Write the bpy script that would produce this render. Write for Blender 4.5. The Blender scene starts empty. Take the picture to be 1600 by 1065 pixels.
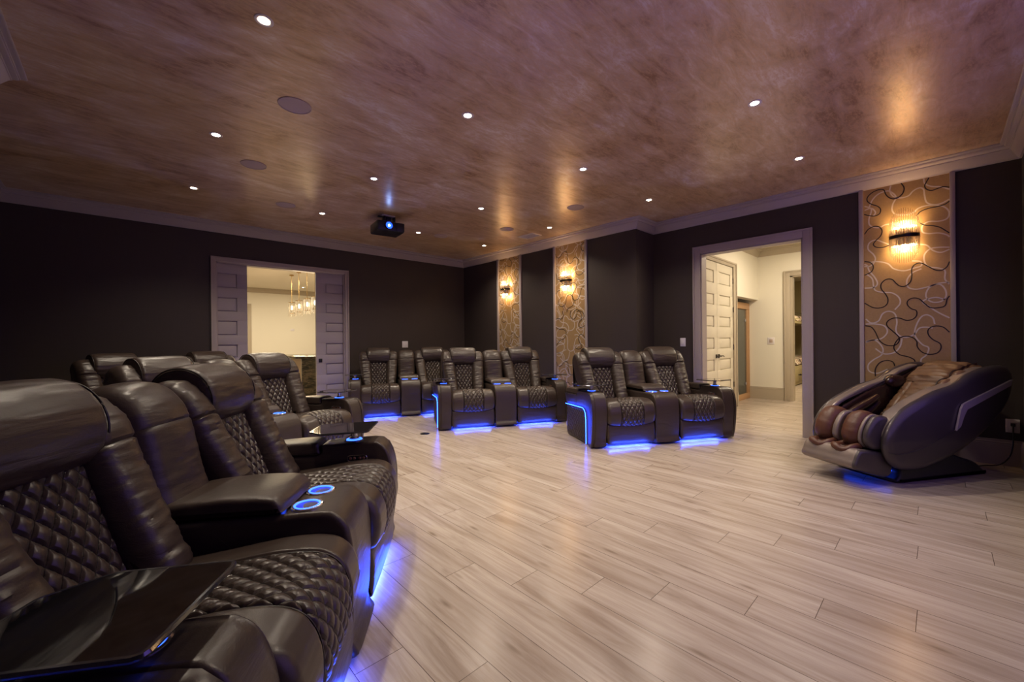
import bpy, bmesh, math, random
from mathutils import Vector, Matrix, noise
PI = math.pi
SC = bpy.context.scene
COL = SC.collection
random.seed(4)

# ------------------------------------------------------------------ camera
YAW, PITCH, ROLL = 0.757574, -0.00097, -0.009732
fw = Vector((math.sin(YAW)*math.cos(PITCH), math.cos(YAW)*math.cos(PITCH), math.sin(PITCH)))
rt = Vector((math.cos(YAW), -math.sin(YAW), 0)); up = rt.cross(fw)
r2 = rt*math.cos(ROLL)+up*math.sin(ROLL); u2 = -rt*math.sin(ROLL)+up*math.cos(ROLL)
cam_d = bpy.data.cameras.new('camera'); cam = bpy.data.objects.new('camera', cam_d); COL.objects.link(cam)
cam_d.sensor_width = 36; cam_d.lens = 634.525*36/1600; cam_d.clip_start = 0.02
M = Matrix((r2, u2, -fw)).transposed().to_4x4(); M.translation = Vector((0, 0, 1.2))
cam.matrix_world = M
SC.camera = cam

# ------------------------------------------------------------------ world, exposure
W = bpy.data.worlds.new('world'); SC.world = W; W.use_nodes = True
W.node_tree.nodes['Background'].inputs[0].default_value = (0.02, 0.02, 0.03, 1)
W.node_tree.nodes['Background'].inputs[1].default_value = 0.3
SC.view_settings.view_transform = 'Standard'
SC.view_settings.look = 'None'
SC.view_settings.exposure = 0.58
SC.view_settings.gamma = 1
SC.view_settings.use_curve_mapping = False
try:
    SC.cycles.use_denoising = True
    SC.cycles.sample_clamp_indirect = 4
    SC.cycles.max_bounces = 8
    SC.cycles.caustics_reflective = False
    SC.cycles.caustics_refractive = False
except Exception:
    pass
P_DOWN = 68.0            # watts per ceiling downlight
P_SCONCE = 3.4
SCREEN_E = 0.55
P_BAR = 140.0
P_HALL = 56.0
P_BUNK = 18.0
LED_E = 100.0
P_BOUNCE = 1.7
WARM = (1.0, 0.86, 0.68)

# ------------------------------------------------------------------ room numbers
XR, XF, XL, XN = 5.897, 5.384, -1.1, -0.6      # right wall, projecting right wall, left wall, near left wall
YB, YF, YJ, YN = 7.215, -0.51, 3.045, 4.0
CE, CB = 2.95, 2.81                            # ceiling, bottom of crown

# ------------------------------------------------------------------ materials
def mat(name, col, rough=0.5, metal=0.0, emis=None, es=0.0, trans=0.0, ior=1.45, coat=0.0, spec=0.5):
    m = bpy.data.materials.new(name); m.use_nodes = True
    b = m.node_tree.nodes['Principled BSDF']
    b.inputs['Base Color'].default_value = (*col, 1)
    b.inputs['Roughness'].default_value = rough
    b.inputs['Metallic'].default_value = metal
    b.inputs['IOR'].default_value = ior
    b.inputs['Transmission Weight'].default_value = trans
    b.inputs['Coat Weight'].default_value = coat
    b.inputs['Specular IOR Level'].default_value = spec
    if emis:
        b.inputs['Emission Color'].default_value = (*emis, 1); b.inputs['Emission Strength'].default_value = es
    return m
class NT:
    def __init__(s, m): s.t = m.node_tree; s.n = s.t.nodes; s.l = s.t.links; s.b = s.n['Principled BSDF']
    def add(s, typ, **kw):
        nd = s.n.new(typ)
        for k, v in kw.items():
            if k == 'ins':
                for a, b in v.items():
                    if hasattr(b, 'is_output') or isinstance(b, bpy.types.NodeSocket): s.l.new(b, nd.inputs[a])
                    else: nd.inputs[a].default_value = b
            else: setattr(nd, k, v)
        return nd
    def math(s, op, a, b=0.0, c=None):
        ins = {0: a, 1: b}
        if c is not None: ins[2] = c
        return s.add('ShaderNodeMath', operation=op, ins=ins).outputs[0]
    def mix(s, f, a, b):
        nd = s.n.new('ShaderNodeMix'); nd.data_type = 'RGBA'
        for i, v in ((0, f), (6, a), (7, b)):
            if isinstance(v, bpy.types.NodeSocket): s.l.new(v, nd.inputs[i])
            else: nd.inputs[i].default_value = v if i == 0 else (*v, 1)
        return nd.outputs[2]
    def ramp(s, f, stops):
        nd = s.n.new('ShaderNodeValToRGB'); s.l.new(f, nd.inputs[0])
        e = nd.color_ramp.elements
        while len(e) < len(stops): e.new(0.5)
        for k, (p, c) in enumerate(stops): e[k].position = p; e[k].color = (*c, 1)
        return nd.outputs[0]
    def coord(s, scale=(1, 1, 1), rot=(0, 0, 0), which='Object'):
        tc = s.add('ShaderNodeTexCoord')
        mp = s.add('ShaderNodeMapping', ins={0: tc.outputs[which]})
        mp.inputs['Scale'].default_value = scale; mp.inputs['Rotation'].default_value = rot
        return mp.outputs[0]
    def noise(s, vec, scale, detail=4, rough=0.5, dist=0.0):
        nd = s.add('ShaderNodeTexNoise', ins={'Vector': vec, 'Scale': scale, 'Detail': detail, 'Roughness': rough, 'Distortion': dist})
        return nd.outputs[0]
    def bump(s, h, strength, dist=0.01, normal=None):
        nd = s.add('ShaderNodeBump', ins={'Height': h, 'Strength': strength, 'Distance': dist})
        if normal is not None: s.l.new(normal, nd.inputs['Normal'])
        return nd.outputs[0]
    def setn(s, nrm): s.l.new(nrm, s.b.inputs['Normal'])
    def setc(s, c): s.l.new(c, s.b.inputs['Base Color'])
    def setr(s, c): s.l.new(c, s.b.inputs['Roughness'])

def leather(name, c1, c2, rough=0.43, wr=0.35):
    m = mat(name, c1, rough, spec=0.55); t = NT(m)
    v = t.coord((1, 1, 1)); n1 = t.noise(v, 3.0, 3)
    t.setc(t.mix(n1, c1, c2))
    gr = t.add('ShaderNodeTexVoronoi', ins={'Vector': v, 'Scale': 420.0}).outputs[0]
    b1 = t.bump(gr, 0.10, 0.001)
    w = t.noise(t.coord((5, 9, 30)), 1.0, 5, 0.6, 0.6)
    w2 = t.noise(v, 14.0, 4, 0.55, 0.8)
    b2 = t.bump(w, wr, 0.008, b1); b3 = t.bump(w2, 0.16 if wr > 0.1 else 0.05, 0.005, b2)
    t.setn(b3)
    t.setr(t.math('MULTIPLY_ADD', n1, 0.18, rough-0.09))
    return m
M_LEA = leather('brown_leather', (0.036, 0.024, 0.019), (0.050, 0.034, 0.027), 0.37)
M_QUI = leather('quilted_leather', (0.036, 0.024, 0.019), (0.050, 0.034, 0.027), 0.34, 0.04)
t = NT(M_QUI)
at_ = t.add('ShaderNodeAttribute', attribute_name='quilt').outputs['Vector']
sp_ = t.add('ShaderNodeSeparateXYZ', ins={0: at_})
qa, qb, qm = sp_.outputs[0], sp_.outputs[1], sp_.outputs[2]
def ldist(u):
    fq = t.math('FRACT', u); return t.math('MINIMUM', fq, t.math('SUBTRACT', 1.0, fq))
qd = t.math('MINIMUM', ldist(t.math('ADD', qa, qb)), ldist(t.math('SUBTRACT', qa, qb)))
qh = t.math('POWER', t.math('MINIMUM', t.math('MULTIPLY', qd, 5.0), 1.0), 0.6)
qh = t.math('MULTIPLY', qh, t.math('GREATER_THAN', qm, 0.5))
old = t.b.inputs['Normal'].links[0].from_socket
t.setn(t.bump(qh, 0.9, 0.0045, old))
oc = t.b.inputs['Base Color'].links[0].from_socket
ln_ = t.math('MULTIPLY', t.math('LESS_THAN', qd, 0.035), t.math('GREATER_THAN', qm, 0.5))
t.setc(t.mix(ln_, oc, (0.012, 0.008, 0.007)))
M_PIPE = mat('leather_piping', (0.018, 0.013, 0.012), 0.45)
M_STITCH = mat('seam_thread', (0.16, 0.12, 0.09), 0.6)
M_BASE = mat('black_base', (0.01, 0.01, 0.012), 0.6)
M_LED = mat('blue_led', (0.02, 0.05, 0.2), 0.4, emis=(0.03, 0.065, 1.0), es=LED_E)
M_LEDS = mat('blue_led_side', (0.02, 0.05, 0.2), 0.4, emis=(0.01, 0.055, 1.0), es=LED_E*0.24)
M_CUPL = mat('blue_cup_ring', (0.02, 0.05, 0.2), 0.4, emis=(0.02, 0.08, 1.0), es=4.5)
M_CUPD = mat('cup_well', (0.02, 0.03, 0.12), 0.25, emis=(0.01, 0.03, 0.7), es=0.7)
M_CHROME = mat('chrome', (0.75, 0.75, 0.78), 0.16, 1.0)
M_BGLASS = mat('black_glass', (0.006, 0.006, 0.007), 0.04, coat=0.6)
M_BPLAST = mat('black_plastic', (0.012, 0.012, 0.014), 0.3)
M_BUTTON = mat('button_copper', (0.45, 0.22, 0.16), 0.3, 0.8)

def wall_mat(name, col, s=1.0):
    m = mat(name, col, 0.55, spec=0.35); t = NT(m)
    a = t.noise(t.coord((90, 90, 6)), 1.0, 3); b = t.noise(t.coord((6, 6, 130)), 1.0, 3)
    h = t.math('ADD', a, b)
    t.setc(t.mix(t.math('MULTIPLY', h, 0.5), tuple(x*0.86 for x in col), tuple(x*1.14 for x in col)))
    t.setn(t.bump(h, 0.15*s, 0.002)); return m
M_WALL = wall_mat('charcoal_grasscloth', (0.050, 0.038, 0.033))
def paint(name, col, rough=0.4, b=0.03):
    m = mat(name, col, rough, spec=0.4); t = NT(m)
    t.setn(t.bump(t.noise(t.coord((1, 1, 1)), 60.0, 3), b, 0.002)); return m
M_TRIM = paint('mauve_grey_trim_paint', (0.37, 0.315, 0.30))
M_DOORP = paint('door_paint', (0.36, 0.315, 0.32))
M_TAUPE = paint('taupe_trim_paint', (0.42, 0.36, 0.28))
M_CREAM = paint('cream_wall_paint', (0.76, 0.72, 0.62), 0.6)
M_CCEIL = paint('cream_ceiling_paint', (0.70, 0.65, 0.54), 0.6)
M_OLIVE = paint('olive_wall_paint', (0.34, 0.28, 0.15), 0.6)
M_CLOSET = paint('ivory_door_paint', (0.66, 0.61, 0.50), 0.3)

# ceiling: satin Venetian plaster with mottling
M_CEIL = mat('mottled_plaster', (0.3, 0.22, 0.17), 0.32, 0.15, spec=0.8)
t = NT(M_CEIL)
v1 = t.coord((1.0, 1.0, 1), (0, 0, 0.6)); v2 = t.coord((0.9, 3.4, 1), (0, 0, -0.5))
n1 = t.noise(v1, 1.3, 6, 0.6, 1.2); n2 = t.noise(v2, 3.0, 9, 0.66, 0.9); n3 = t.noise(t.coord((3, 9, 1), (0, 0, 0.5)), 6.0, 8, 0.7, 0.6)
f = t.math('MULTIPLY_ADD', n1, 0.5, t.math('MULTIPLY', n2, 0.5))
c = t.ramp(f, [(0.37, (0.33, 0.19, 0.085)), (0.46, (0.50, 0.335, 0.185)), (0.54, (0.63, 0.47, 0.305)), (0.63, (0.74, 0.64, 0.52))])
c = t.mix(t.math('MULTIPLY', t.ramp(n3, [(0.46, (0, 0, 0)), (0.60, (1, 1, 1))]), 0.75), c, (0.60, 0.39, 0.20))
t.setc(c); t.setn(t.bump(n3, 0.10, 0.004))
t.setr(t.math('MULTIPLY_ADD', n2, 0.12, 0.25))

# floor: pale oak planks running along +Y, 0.193 m wide and 1.2 m long
M_FLOOR = mat('pale_oak_planks', (0.5, 0.4, 0.3), 0.3, spec=0.5)
t = NT(M_FLOOR)
tc = t.add('ShaderNodeTexCoord'); sx = t.add('ShaderNodeSeparateXYZ', ins={0: tc.outputs['Object']})
X, Y = sx.outputs[0], sx.outputs[1]
ru = t.math('DIVIDE', t.math('SUBTRACT', X, 1.74), 0.1925); row = t.math('FLOOR', ru); fr = t.math('SUBTRACT', ru, row)
wn = t.add('ShaderNodeTexWhiteNoise', noise_dimensions='1D', ins={'W': row}).outputs['Value']
pu = t.math('DIVIDE', t.math('SUBTRACT', t.math('ADD', Y, t.math('MULTIPLY', row, 0.29)), t.math('MULTIPLY_ADD', wn, 0.10, 0.87)), 1.2)
pid = t.math('FLOOR', pu); fp = t.math('SUBTRACT', pu, pid)
e1 = t.math('MULTIPLY', t.math('MINIMUM', fr, t.math('SUBTRACT', 1.0, fr)), 0.1925)
e2 = t.math('MULTIPLY', t.math('MINIMUM', fp, t.math('SUBTRACT', 1.0, fp)), 1.2)
ed = t.math('MINIMUM', e1, e2)
seam = t.math('LESS_THAN', ed, 0.0013)
cv = t.add('ShaderNodeCombineXYZ', ins={0: row, 1: pid, 2: 0.0}).outputs[0]
wn2 = t.add('ShaderNodeTexWhiteNoise', noise_dimensions='2D', ins={'Vector': cv})
off = t.math('MULTIPLY', wn2.outputs['Value'], 31.0)
gv = t.add('ShaderNodeCombineXYZ', ins={0: t.math('MULTIPLY', X, 11.0), 1: t.math('MULTIPLY', Y, 1.1), 2: off}).outputs[0]
g1 = t.noise(gv, 1.0, 6, 0.62, 0.9)
gv2 = t.add('ShaderNodeCombineXYZ', ins={0: t.math('MULTIPLY', X, 60.0), 1: t.math('MULTIPLY', Y, 2.5), 2: off}).outputs[0]
g2 = t.noise(gv2, 1.0, 4, 0.6, 0.3)
gv3 = t.add('ShaderNodeCombineXYZ', ins={0: t.math('MULTIPLY', X, 9.0), 1: t.math('MULTIPLY', Y, 2.4), 2: off}).outputs[0]
kn = t.add('ShaderNodeTexVoronoi', ins={'Vector': gv3, 'Scale': 1.0}).outputs[0]
base = t.ramp(g1, [(0.30, (0.28, 0.215, 0.17)), (0.43, (0.42, 0.35, 0.29)), (0.60, (0.52, 0.445, 0.38)), (0.75, (0.57, 0.50, 0.43))])
base = t.mix(t.math('MULTIPLY', t.ramp(g2, [(0.35, (1, 1, 1)), (0.55, (0, 0, 0))]), 0.42), base, (0.30, 0.225, 0.17))
base = t.mix(t.ramp(kn, [(0.03, (0.8, 0.8, 0.8)), (0.15, (0, 0, 0))]), base, (0.17, 0.12, 0.085))
base = t.mix(t.math('MULTIPLY', wn2.outputs['Value'], 0.26), base, (0.32, 0.25, 0.20))
base = t.mix(seam, base, (0.10, 0.072, 0.055))
t.setc(base)
t.setr(t.math('MULTIPLY_ADD', g1, 0.07, 0.20))
t.setn(t.bump(t.math('SUBTRACT', t.math('MULTIPLY', g2, 0.3), seam), 0.12, 0.002))

# ------------------------------------------------------------------ mesh helpers
def cr_closed(pts, n):
    """closed Catmull-Rom through pts resampled to n equally spaced points"""
    out = []; k = len(pts)
    for i in range(k):
        p0, p1, p2, p3 = pts[i-1], pts[i], pts[(i+1) % k], pts[(i+2) % k]
        for j in range(12):
            u = j/12
            out.append(tuple(0.5*((2*p1[a])+(-p0[a]+p2[a])*u+(2*p0[a]-5*p1[a]+4*p2[a]-p3[a])*u*u+(-p0[a]+3*p1[a]-3*p2[a]+p3[a])*u**3) for a in range(len(p1))))
    return resample(out, n, True)
def cr_open(pts, n):
    out = []; k = len(pts)
    for i in range(k-1):
        p1, p2 = pts[i], pts[i+1]
        p0 = pts[i-1] if i > 0 else tuple(2*a-b for a, b in zip(p1, p2)); p3 = pts[i+2] if i+2 < k else tuple(2*b-a for a, b in zip(p1, p2))
        for j in range(12):
            u = j/12
            out.append(tuple(0.5*((2*p1[a])+(-p0[a]+p2[a])*u+(2*p0[a]-5*p1[a]+4*p2[a]-p3[a])*u*u+(-p0[a]+3*p1[a]-3*p2[a]+p3[a])*u**3) for a in range(len(p1))))
    out.append(tuple(pts[-1]))
    return resample(out, n, False)
def resample(pts, n, closed):
    P = list(pts)+([pts[0]] if closed else [])
    L = [0]
    for a, b in zip(P, P[1:]): L.append(L[-1]+math.dist(a, b))
    m = n if closed else n-1; out = []; j = 0
    for i in range(n):
        s = L[-1]*i/m
        while j < len(L)-2 and L[j+1] < s: j += 1
        d = L[j+1]-L[j]; u = 0 if d == 0 else (s-L[j])/d
        out.append(tuple(a+(b-a)*u for a, b in zip(P[j], P[j+1])))
    return out

class MB:
    """collects shapes into one mesh"""
    def __init__(s): s.v = []; s.f = []; s.m = []; s.xf = None; s.q = {}
    def _p(s, p):
        p = tuple(p)
        return s.xf(p) if s.xf else p
    def raw(s, vs, fs, mi=0):
        o = len(s.v); s.v += [s._p(p) for p in vs]; s.f += [tuple(i+o for i in f) for f in fs]; s.m += [mi]*len(fs); return s
    def box(s, x0, x1, y0, y1, z0, z1, bev=0.0, mi=0):
        if bev <= 0:
            return s.raw([(x, y, z) for x in (x0, x1) for y in (y0, y1) for z in (z0, z1)],
                         [(0, 1, 3, 2), (4, 6, 7, 5), (0, 4, 5, 1), (2, 3, 7, 6), (0, 2, 6, 4), (1, 5, 7, 3)], mi)
        bm = bmesh.new(); bmesh.ops.create_cube(bm, size=1)
        for v in bm.verts: v.co = Vector(((x0+x1)/2+v.co.x*(x1-x0), (y0+y1)/2+v.co.y*(y1-y0), (z0+z1)/2+v.co.z*(z1-z0)))
        bmesh.ops.bevel(bm, geom=list(bm.edges), offset=bev, segments=2, profile=0.5, affect='EDGES')
        bm.verts.ensure_lookup_table(); bm.verts.index_update()
        s.raw([tuple(v.co) for v in bm.verts], [tuple(v.index for v in f.verts) for f in bm.faces], mi); bm.free(); return s
    def tube(s, pts, r, seg=6, mi=0, closed=False, flat=None):
        n = len(pts); vs = []; fs = []
        for i in range(n):
            a = Vector(pts[i-1] if (i > 0 or closed) else pts[i]); b = Vector(pts[(i+1) % n] if (i < n-1 or closed) else pts[i])
            tdir = (b-a).normalized() if (b-a).length > 1e-9 else Vector((0, 0, 1))
            ref = Vector((0, 0, 1)) if abs(tdir.z) < 0.9 else Vector((1, 0, 0))
            e1 = tdir.cross(ref).normalized(); e2 = tdir.cross(e1)
            rr = r[i] if isinstance(r, (list, tuple)) else r
            for k in range(seg):
                an = 2*PI*k/seg
                q = Vector(pts[i])+e1*math.cos(an)*rr+e2*math.sin(an)*rr
                vs.append(tuple(q))
        m = n if closed else n-1
        for i in range(m):
            for k in range(seg):
                fs.append((i*seg+k, i*seg+(k+1) % seg, ((i+1) % n)*seg+(k+1) % seg, ((i+1) % n)*seg+k))
        if not closed: fs.append(tuple(range(seg))[::-1]); fs.append(tuple((n-1)*seg+k for k in range(seg)))
        return s.raw(vs, fs, mi)
    def lathe(s, prof, c=(0, 0, 0), seg=20, mi=0, cap=True):
        vs = []; fs = []; n = len(prof)
        for r, z in prof:
            for k in range(seg):
                an = 2*PI*k/seg; vs.append((c[0]+r*math.cos(an), c[1]+r*math.sin(an), c[2]+z))
        for i in range(n-1):
            for k in range(seg): fs.append((i*seg+k, i*seg+(k+1) % seg, (i+1)*seg+(k+1) % seg, (i+1)*seg+k))
        if cap: fs.append(tuple(range(seg))[::-1]); fs.append(tuple((n-1)*seg+k for k in range(seg)))
        return s.raw(vs, fs, mi)
    def prism(s, poly, z0, z1, mi=0):
        n = len(poly); vs = [(x, y, z0) for x, y in poly]+[(x, y, z1) for x, y in poly]
        fs = [tuple(range(n))[::-1], tuple(range(n, 2*n))]+[(i, (i+1) % n, n+(i+1) % n, n+i) for i in range(n)]
        return s.raw(vs, fs, mi)
    def grid(s, G, mi=0, cu=False):
        nu, nv = len(G), len(G[0]); vs = [p for r in G for p in r]; fs = []
        for i in range(nu if cu else nu-1):
            for j in range(nv-1): fs.append((i*nv+j, ((i+1) % nu)*nv+j, ((i+1) % nu)*nv+j+1, i*nv+j+1))
        return s.raw(vs, fs, mi)
    def ell(s, c, r, nu=16, nv=10, mi=0):
        vs = []; fs = []
        for j in range(nv+1):
            th = PI*j/nv
            for i in range(nu):
                ph = 2*PI*i/nu; vs.append((c[0]+r[0]*math.sin(th)*math.cos(ph), c[1]+r[1]*math.sin(th)*math.sin(ph), c[2]+r[2]*math.cos(th)))
        for j in range(nv):
            for i in range(nu): fs.append((j*nu+i, j*nu+(i+1) % nu, (j+1)*nu+(i+1) % nu, (j+1)*nu+i))
        return s.raw(vs, fs, mi)
    def cushion(s, ctrl, x0, x1, r=0.03, n=72, nx=14, bulge=0.0, quilt=None, warp=None, seams=(), wrinkle=0.0, axis='x', mi=0, grooves=(), smooth=True):
        """closed side profile (y,z) swept across x with rounded ends, crowned middle, quilting and seams"""
        P = cr_closed(ctrl, n) if smooth else resample(ctrl, n, True)
        A = sum(P[i][0]*P[(i+1) % n][1]-P[(i+1) % n][0]*P[i][1] for i in range(n)); sg = 1 if A > 0 else -1
        N = []
        for i in range(n):
            tx, ty = P[(i+1) % n][0]-P[i-1][0], P[(i+1) % n][1]-P[i-1][1]; L = math.hypot(tx, ty) or 1
            N.append((ty/L*sg, -tx/L*sg))
        tot = sum(math.dist(P[i], P[(i+1) % n]) for i in range(n))
        xs = []
        k = 5
        for i in range(k): a = PI/2*i/k; xs.append((x0+r*(1-math.cos(a)), r*(1-math.sin(a))))
        for i in range(nx+1): xs.append((x0+r+(x1-x0-2*r)*i/nx, 0.0))
        for i in range(k-1, -1, -1): a = PI/2*i/k; xs.append((x1-r*(1-math.cos(a)), r*(1-math.sin(a))))
        G = []
        for x, e in xs:
            t_ = (x-x0)/(x1-x0); b = bulge*(1-(2*t_-1)**2); rowp = []
            for i in range(n):
                d = b-e; sl = tot*i/n
                if quilt and abs(x-quilt['xc']) < quilt['hw'] and quilt['s0'] < sl < quilt['s1']:
                    a_ = (x-quilt['xc'])/quilt['px']; c_ = (sl-quilt['s0'])/quilt['ps']
                    q = abs(math.sin(PI*(a_+c_))*math.sin(PI*(a_-c_)))**0.55
                    ex = min(1, (quilt['hw']-abs(x-quilt['xc']))/0.012)
                    d += quilt['amp']*(q*ex-0.55)
                for gx, gw, gd in grooves: d -= gd*math.exp(-((x-gx)/gw)**2)
                y, z = P[i]
                for sz, sw, sd, fy in seams:
                    if y < fy: d -= sd*math.exp(-((z-sz)/sw)**2)
                if wrinkle: d += wrinkle*(noise.noise(Vector((x*7+3, z*30+y*11, y*9)))+0.8*noise.noise(Vector((x*9, z*95, y*25+5))))
                q3 = (x, y+N[i][0]*d, z+N[i][1]*d)
                if warp: q3 = warp(*q3)
                if axis == 'y': q3 = (q3[1], q3[0], q3[2])
                rowp.append(q3)
            G.append(rowp)
        if quilt:
            o_ = len(s.v)
            for ii, (x, e) in enumerate(xs):
                for i in range(n):
                    sl = tot*i/n; mk = 1.0 if (abs(x-quilt['xc']) < quilt['hw']-0.003 and quilt['s0'] < sl < quilt['s1']) else 0.0
                    s.q[o_+ii*n+i] = ((x-quilt['xc'])/quilt['px'], (sl-quilt['s0'])/quilt['ps'], mk)
        vs = [p for rw in G for p in rw]; fs = []; m = len(G)
        for i in range(m-1):
            for j in range(n): fs.append((i*n+j, i*n+(j+1) % n, (i+1)*n+(j+1) % n, (i+1)*n+j))
        fs.append(tuple(range(n))[::-1]); fs.append(tuple((m-1)*n+j for j in range(n)))
        return s.raw(vs, fs, mi)
    def build(s, name, mats, parent=None, loc=(0, 0, 0), rz=0.0, sharp=40):
        me = bpy.data.meshes.new(name); me.from_pydata(s.v, [], s.f)
        for m in (mats if isinstance(mats, (list, tuple)) else [mats]): me.materials.append(m)
        me.polygons.foreach_set('material_index', s.m); me.polygons.foreach_set('use_smooth', [True]*len(s.f))
        bm = bmesh.new(); bm.from_mesh(me); bmesh.ops.recalc_face_normals(bm, faces=bm.faces); bm.to_mesh(me); bm.free()
        if s.q:
            at = me.attributes.new('quilt', 'FLOAT_VECTOR', 'POINT')
            arr = [0.0]*(3*len(s.v))
            for i_, q_ in s.q.items(): arr[3*i_:3*i_+3] = q_
            at.data.foreach_set('vector', arr)
        me.set_sharp_from_angle(angle=math.radians(sharp)); me.update()
        o = bpy.data.objects.new(name, me); COL.objects.link(o); o.location = loc; o.rotation_euler = (0, 0, rz)
        if parent: o.parent = parent
        return o
def thing(name, label, cat, loc=(0, 0, 0), rz=0.0, group=None):
    o = bpy.data.objects.new(name, None); COL.objects.link(o); o.location = loc; o.rotation_euler = (0, 0, rz); o.empty_display_size = 0.1
    return tag(o, label, cat, group)
def tag(o, label, cat, group=None):
    o['label'] = label; o['category'] = cat
    if group: o['group'] = group
    return o
def struct(name, mb, m, label=None):
    o = mb.build(name, m); o['kind'] = 'structure'
    if label: o['label'] = label
    return o
def copy_tree(o, parent=None):
    c = o.copy(); COL.objects.link(c)
    if parent is not None: c.parent = parent
    for ch in list(o.children): copy_tree(ch, c)
    return c
def light(kind, name, loc, power, color, parent=None, **kw):
    d = bpy.data.lights.new(name, kind); d.energy = power; d.color = color
    for k, v in kw.items(): setattr(d, k, v)
    o = bpy.data.objects.new(name, d); COL.objects.link(o); o.location = loc
    if parent: o.parent = parent
    return o
def sweep(mb, path, prof, closed=False, left=True, mi=0):
    """sweep profile (distance from wall, z) along a wall path; the room is on the left of the path"""
    n = len(path); G = []
    for i in range(n):
        ds = []
        if i > 0 or closed: a, b = path[i-1], path[i]; L = math.dist(a, b); ds.append(((b[0]-a[0])/L, (b[1]-a[1])/L))
        if i < n-1 or closed: a, b = path[i], path[(i+1) % n]; L = math.dist(a, b); ds.append(((b[0]-a[0])/L, (b[1]-a[1])/L))
        ns = [(-d[1], d[0]) if left else (d[1], -d[0]) for d in ds]
        if len(ns) == 2:
            k = 1+ns[0][0]*ns[1][0]+ns[0][1]*ns[1][1]; nn = ((ns[0][0]+ns[1][0])/k, (ns[0][1]+ns[1][1])/k)
        else: nn = ns[0]
        G.append([(path[i][0]+nn[0]*d, path[i][1]+nn[1]*d, z) for d, z in prof])
    return mb.grid(G, mi, cu=closed)

SWIRL_DARK=[[(0.28,2.808),(0.258,2.752),(0.266,2.701),(0.297,2.666),(0.336,2.655),(0.376,2.683),(0.4,2.726),(0.415,2.774),(0.456,2.785),(0.506,2.77),(0.545,2.731),(0.548,2.688),(0.515,2.646),(0.465,2.611),(0.441,2.572),(0.45,2.526),(0.491,2.511),(0.541,2.529),(0.575,2.548)],[(0.076,2.804),(0.093,2.768),(0.107,2.73),(0.094,2.692),(0.058,2.669),(0.015,2.678),(-0.02,2.684),(-0.064,2.668)],[(-0.063,2.531),(-0.033,2.509),(0.009,2.499),(0.066,2.496),(0.11,2.488),(0.146,2.47),(0.166,2.426),(0.147,2.365),(0.103,2.329),(0.053,2.314),(0.003,2.287),(-0.038,2.244),(-0.061,2.219)],[(0.573,2.33),(0.542,2.377),(0.492,2.4),(0.451,2.383),(0.43,2.339),(0.443,2.286),(0.484,2.239),(0.501,2.204),(0.477,2.171),(0.419,2.161),(0.363,2.18)],[(0.575,2.031),(0.528,2.013),(0.503,1.965),(0.52,1.911),(0.576,1.88)],[(-0.06,1.937),(-0.043,1.889),(-0.008,1.859),(0.034,1.865),(0.084,1.906),(0.135,1.949),(0.179,1.945),(0.205,1.902),(0.206,1.828),(0.218,1.766),(0.256,1.728),(0.295,1.732),(0.326,1.767),(0.357,1.81),(0.405,1.813),(0.441,1.769),(0.439,1.714),(0.406,1.656),(0.388,1.599),(0.399,1.546),(0.44,1.516),(0.506,1.52),(0.578,1.574)],[(-0.058,1.6),(-0.041,1.565),(-0.027,1.505),(0.015,1.488),(0.072,1.492),(0.115,1.536),(0.152,1.585),(0.197,1.599),(0.235,1.577),(0.241,1.535),(0.212,1.49),(0.175,1.467),(0.175,1.414),(0.205,1.378),(0.251,1.371),(0.297,1.395),(0.352,1.397),(0.395,1.364),(0.396,1.316),(0.353,1.26),(0.306,1.195),(0.311,1.141),(0.346,1.109),(0.41,1.115),(0.459,1.164),(0.491,1.253),(0.524,1.309),(0.575,1.326)],[(-0.056,1.241),(-0.012,1.293),(0.045,1.305),(0.088,1.275),(0.091,1.223),(0.06,1.171),(0.01,1.13),(0.004,1.079),(0.032,1.033),(0.089,1.02),(0.14,1.046),(0.17,1.098),(0.174,1.151),(0.207,1.194),(0.26,1.205),(0.306,1.184),(0.341,1.119),(0.342,1.065),(0.3,1.012),(0.238,0.992),(0.193,0.961),(0.19,0.919)],[(0.494,0.775),(0.494,0.853),(0.46,0.921),(0.403,0.949),(0.355,0.935),(0.34,0.892)]]
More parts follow.
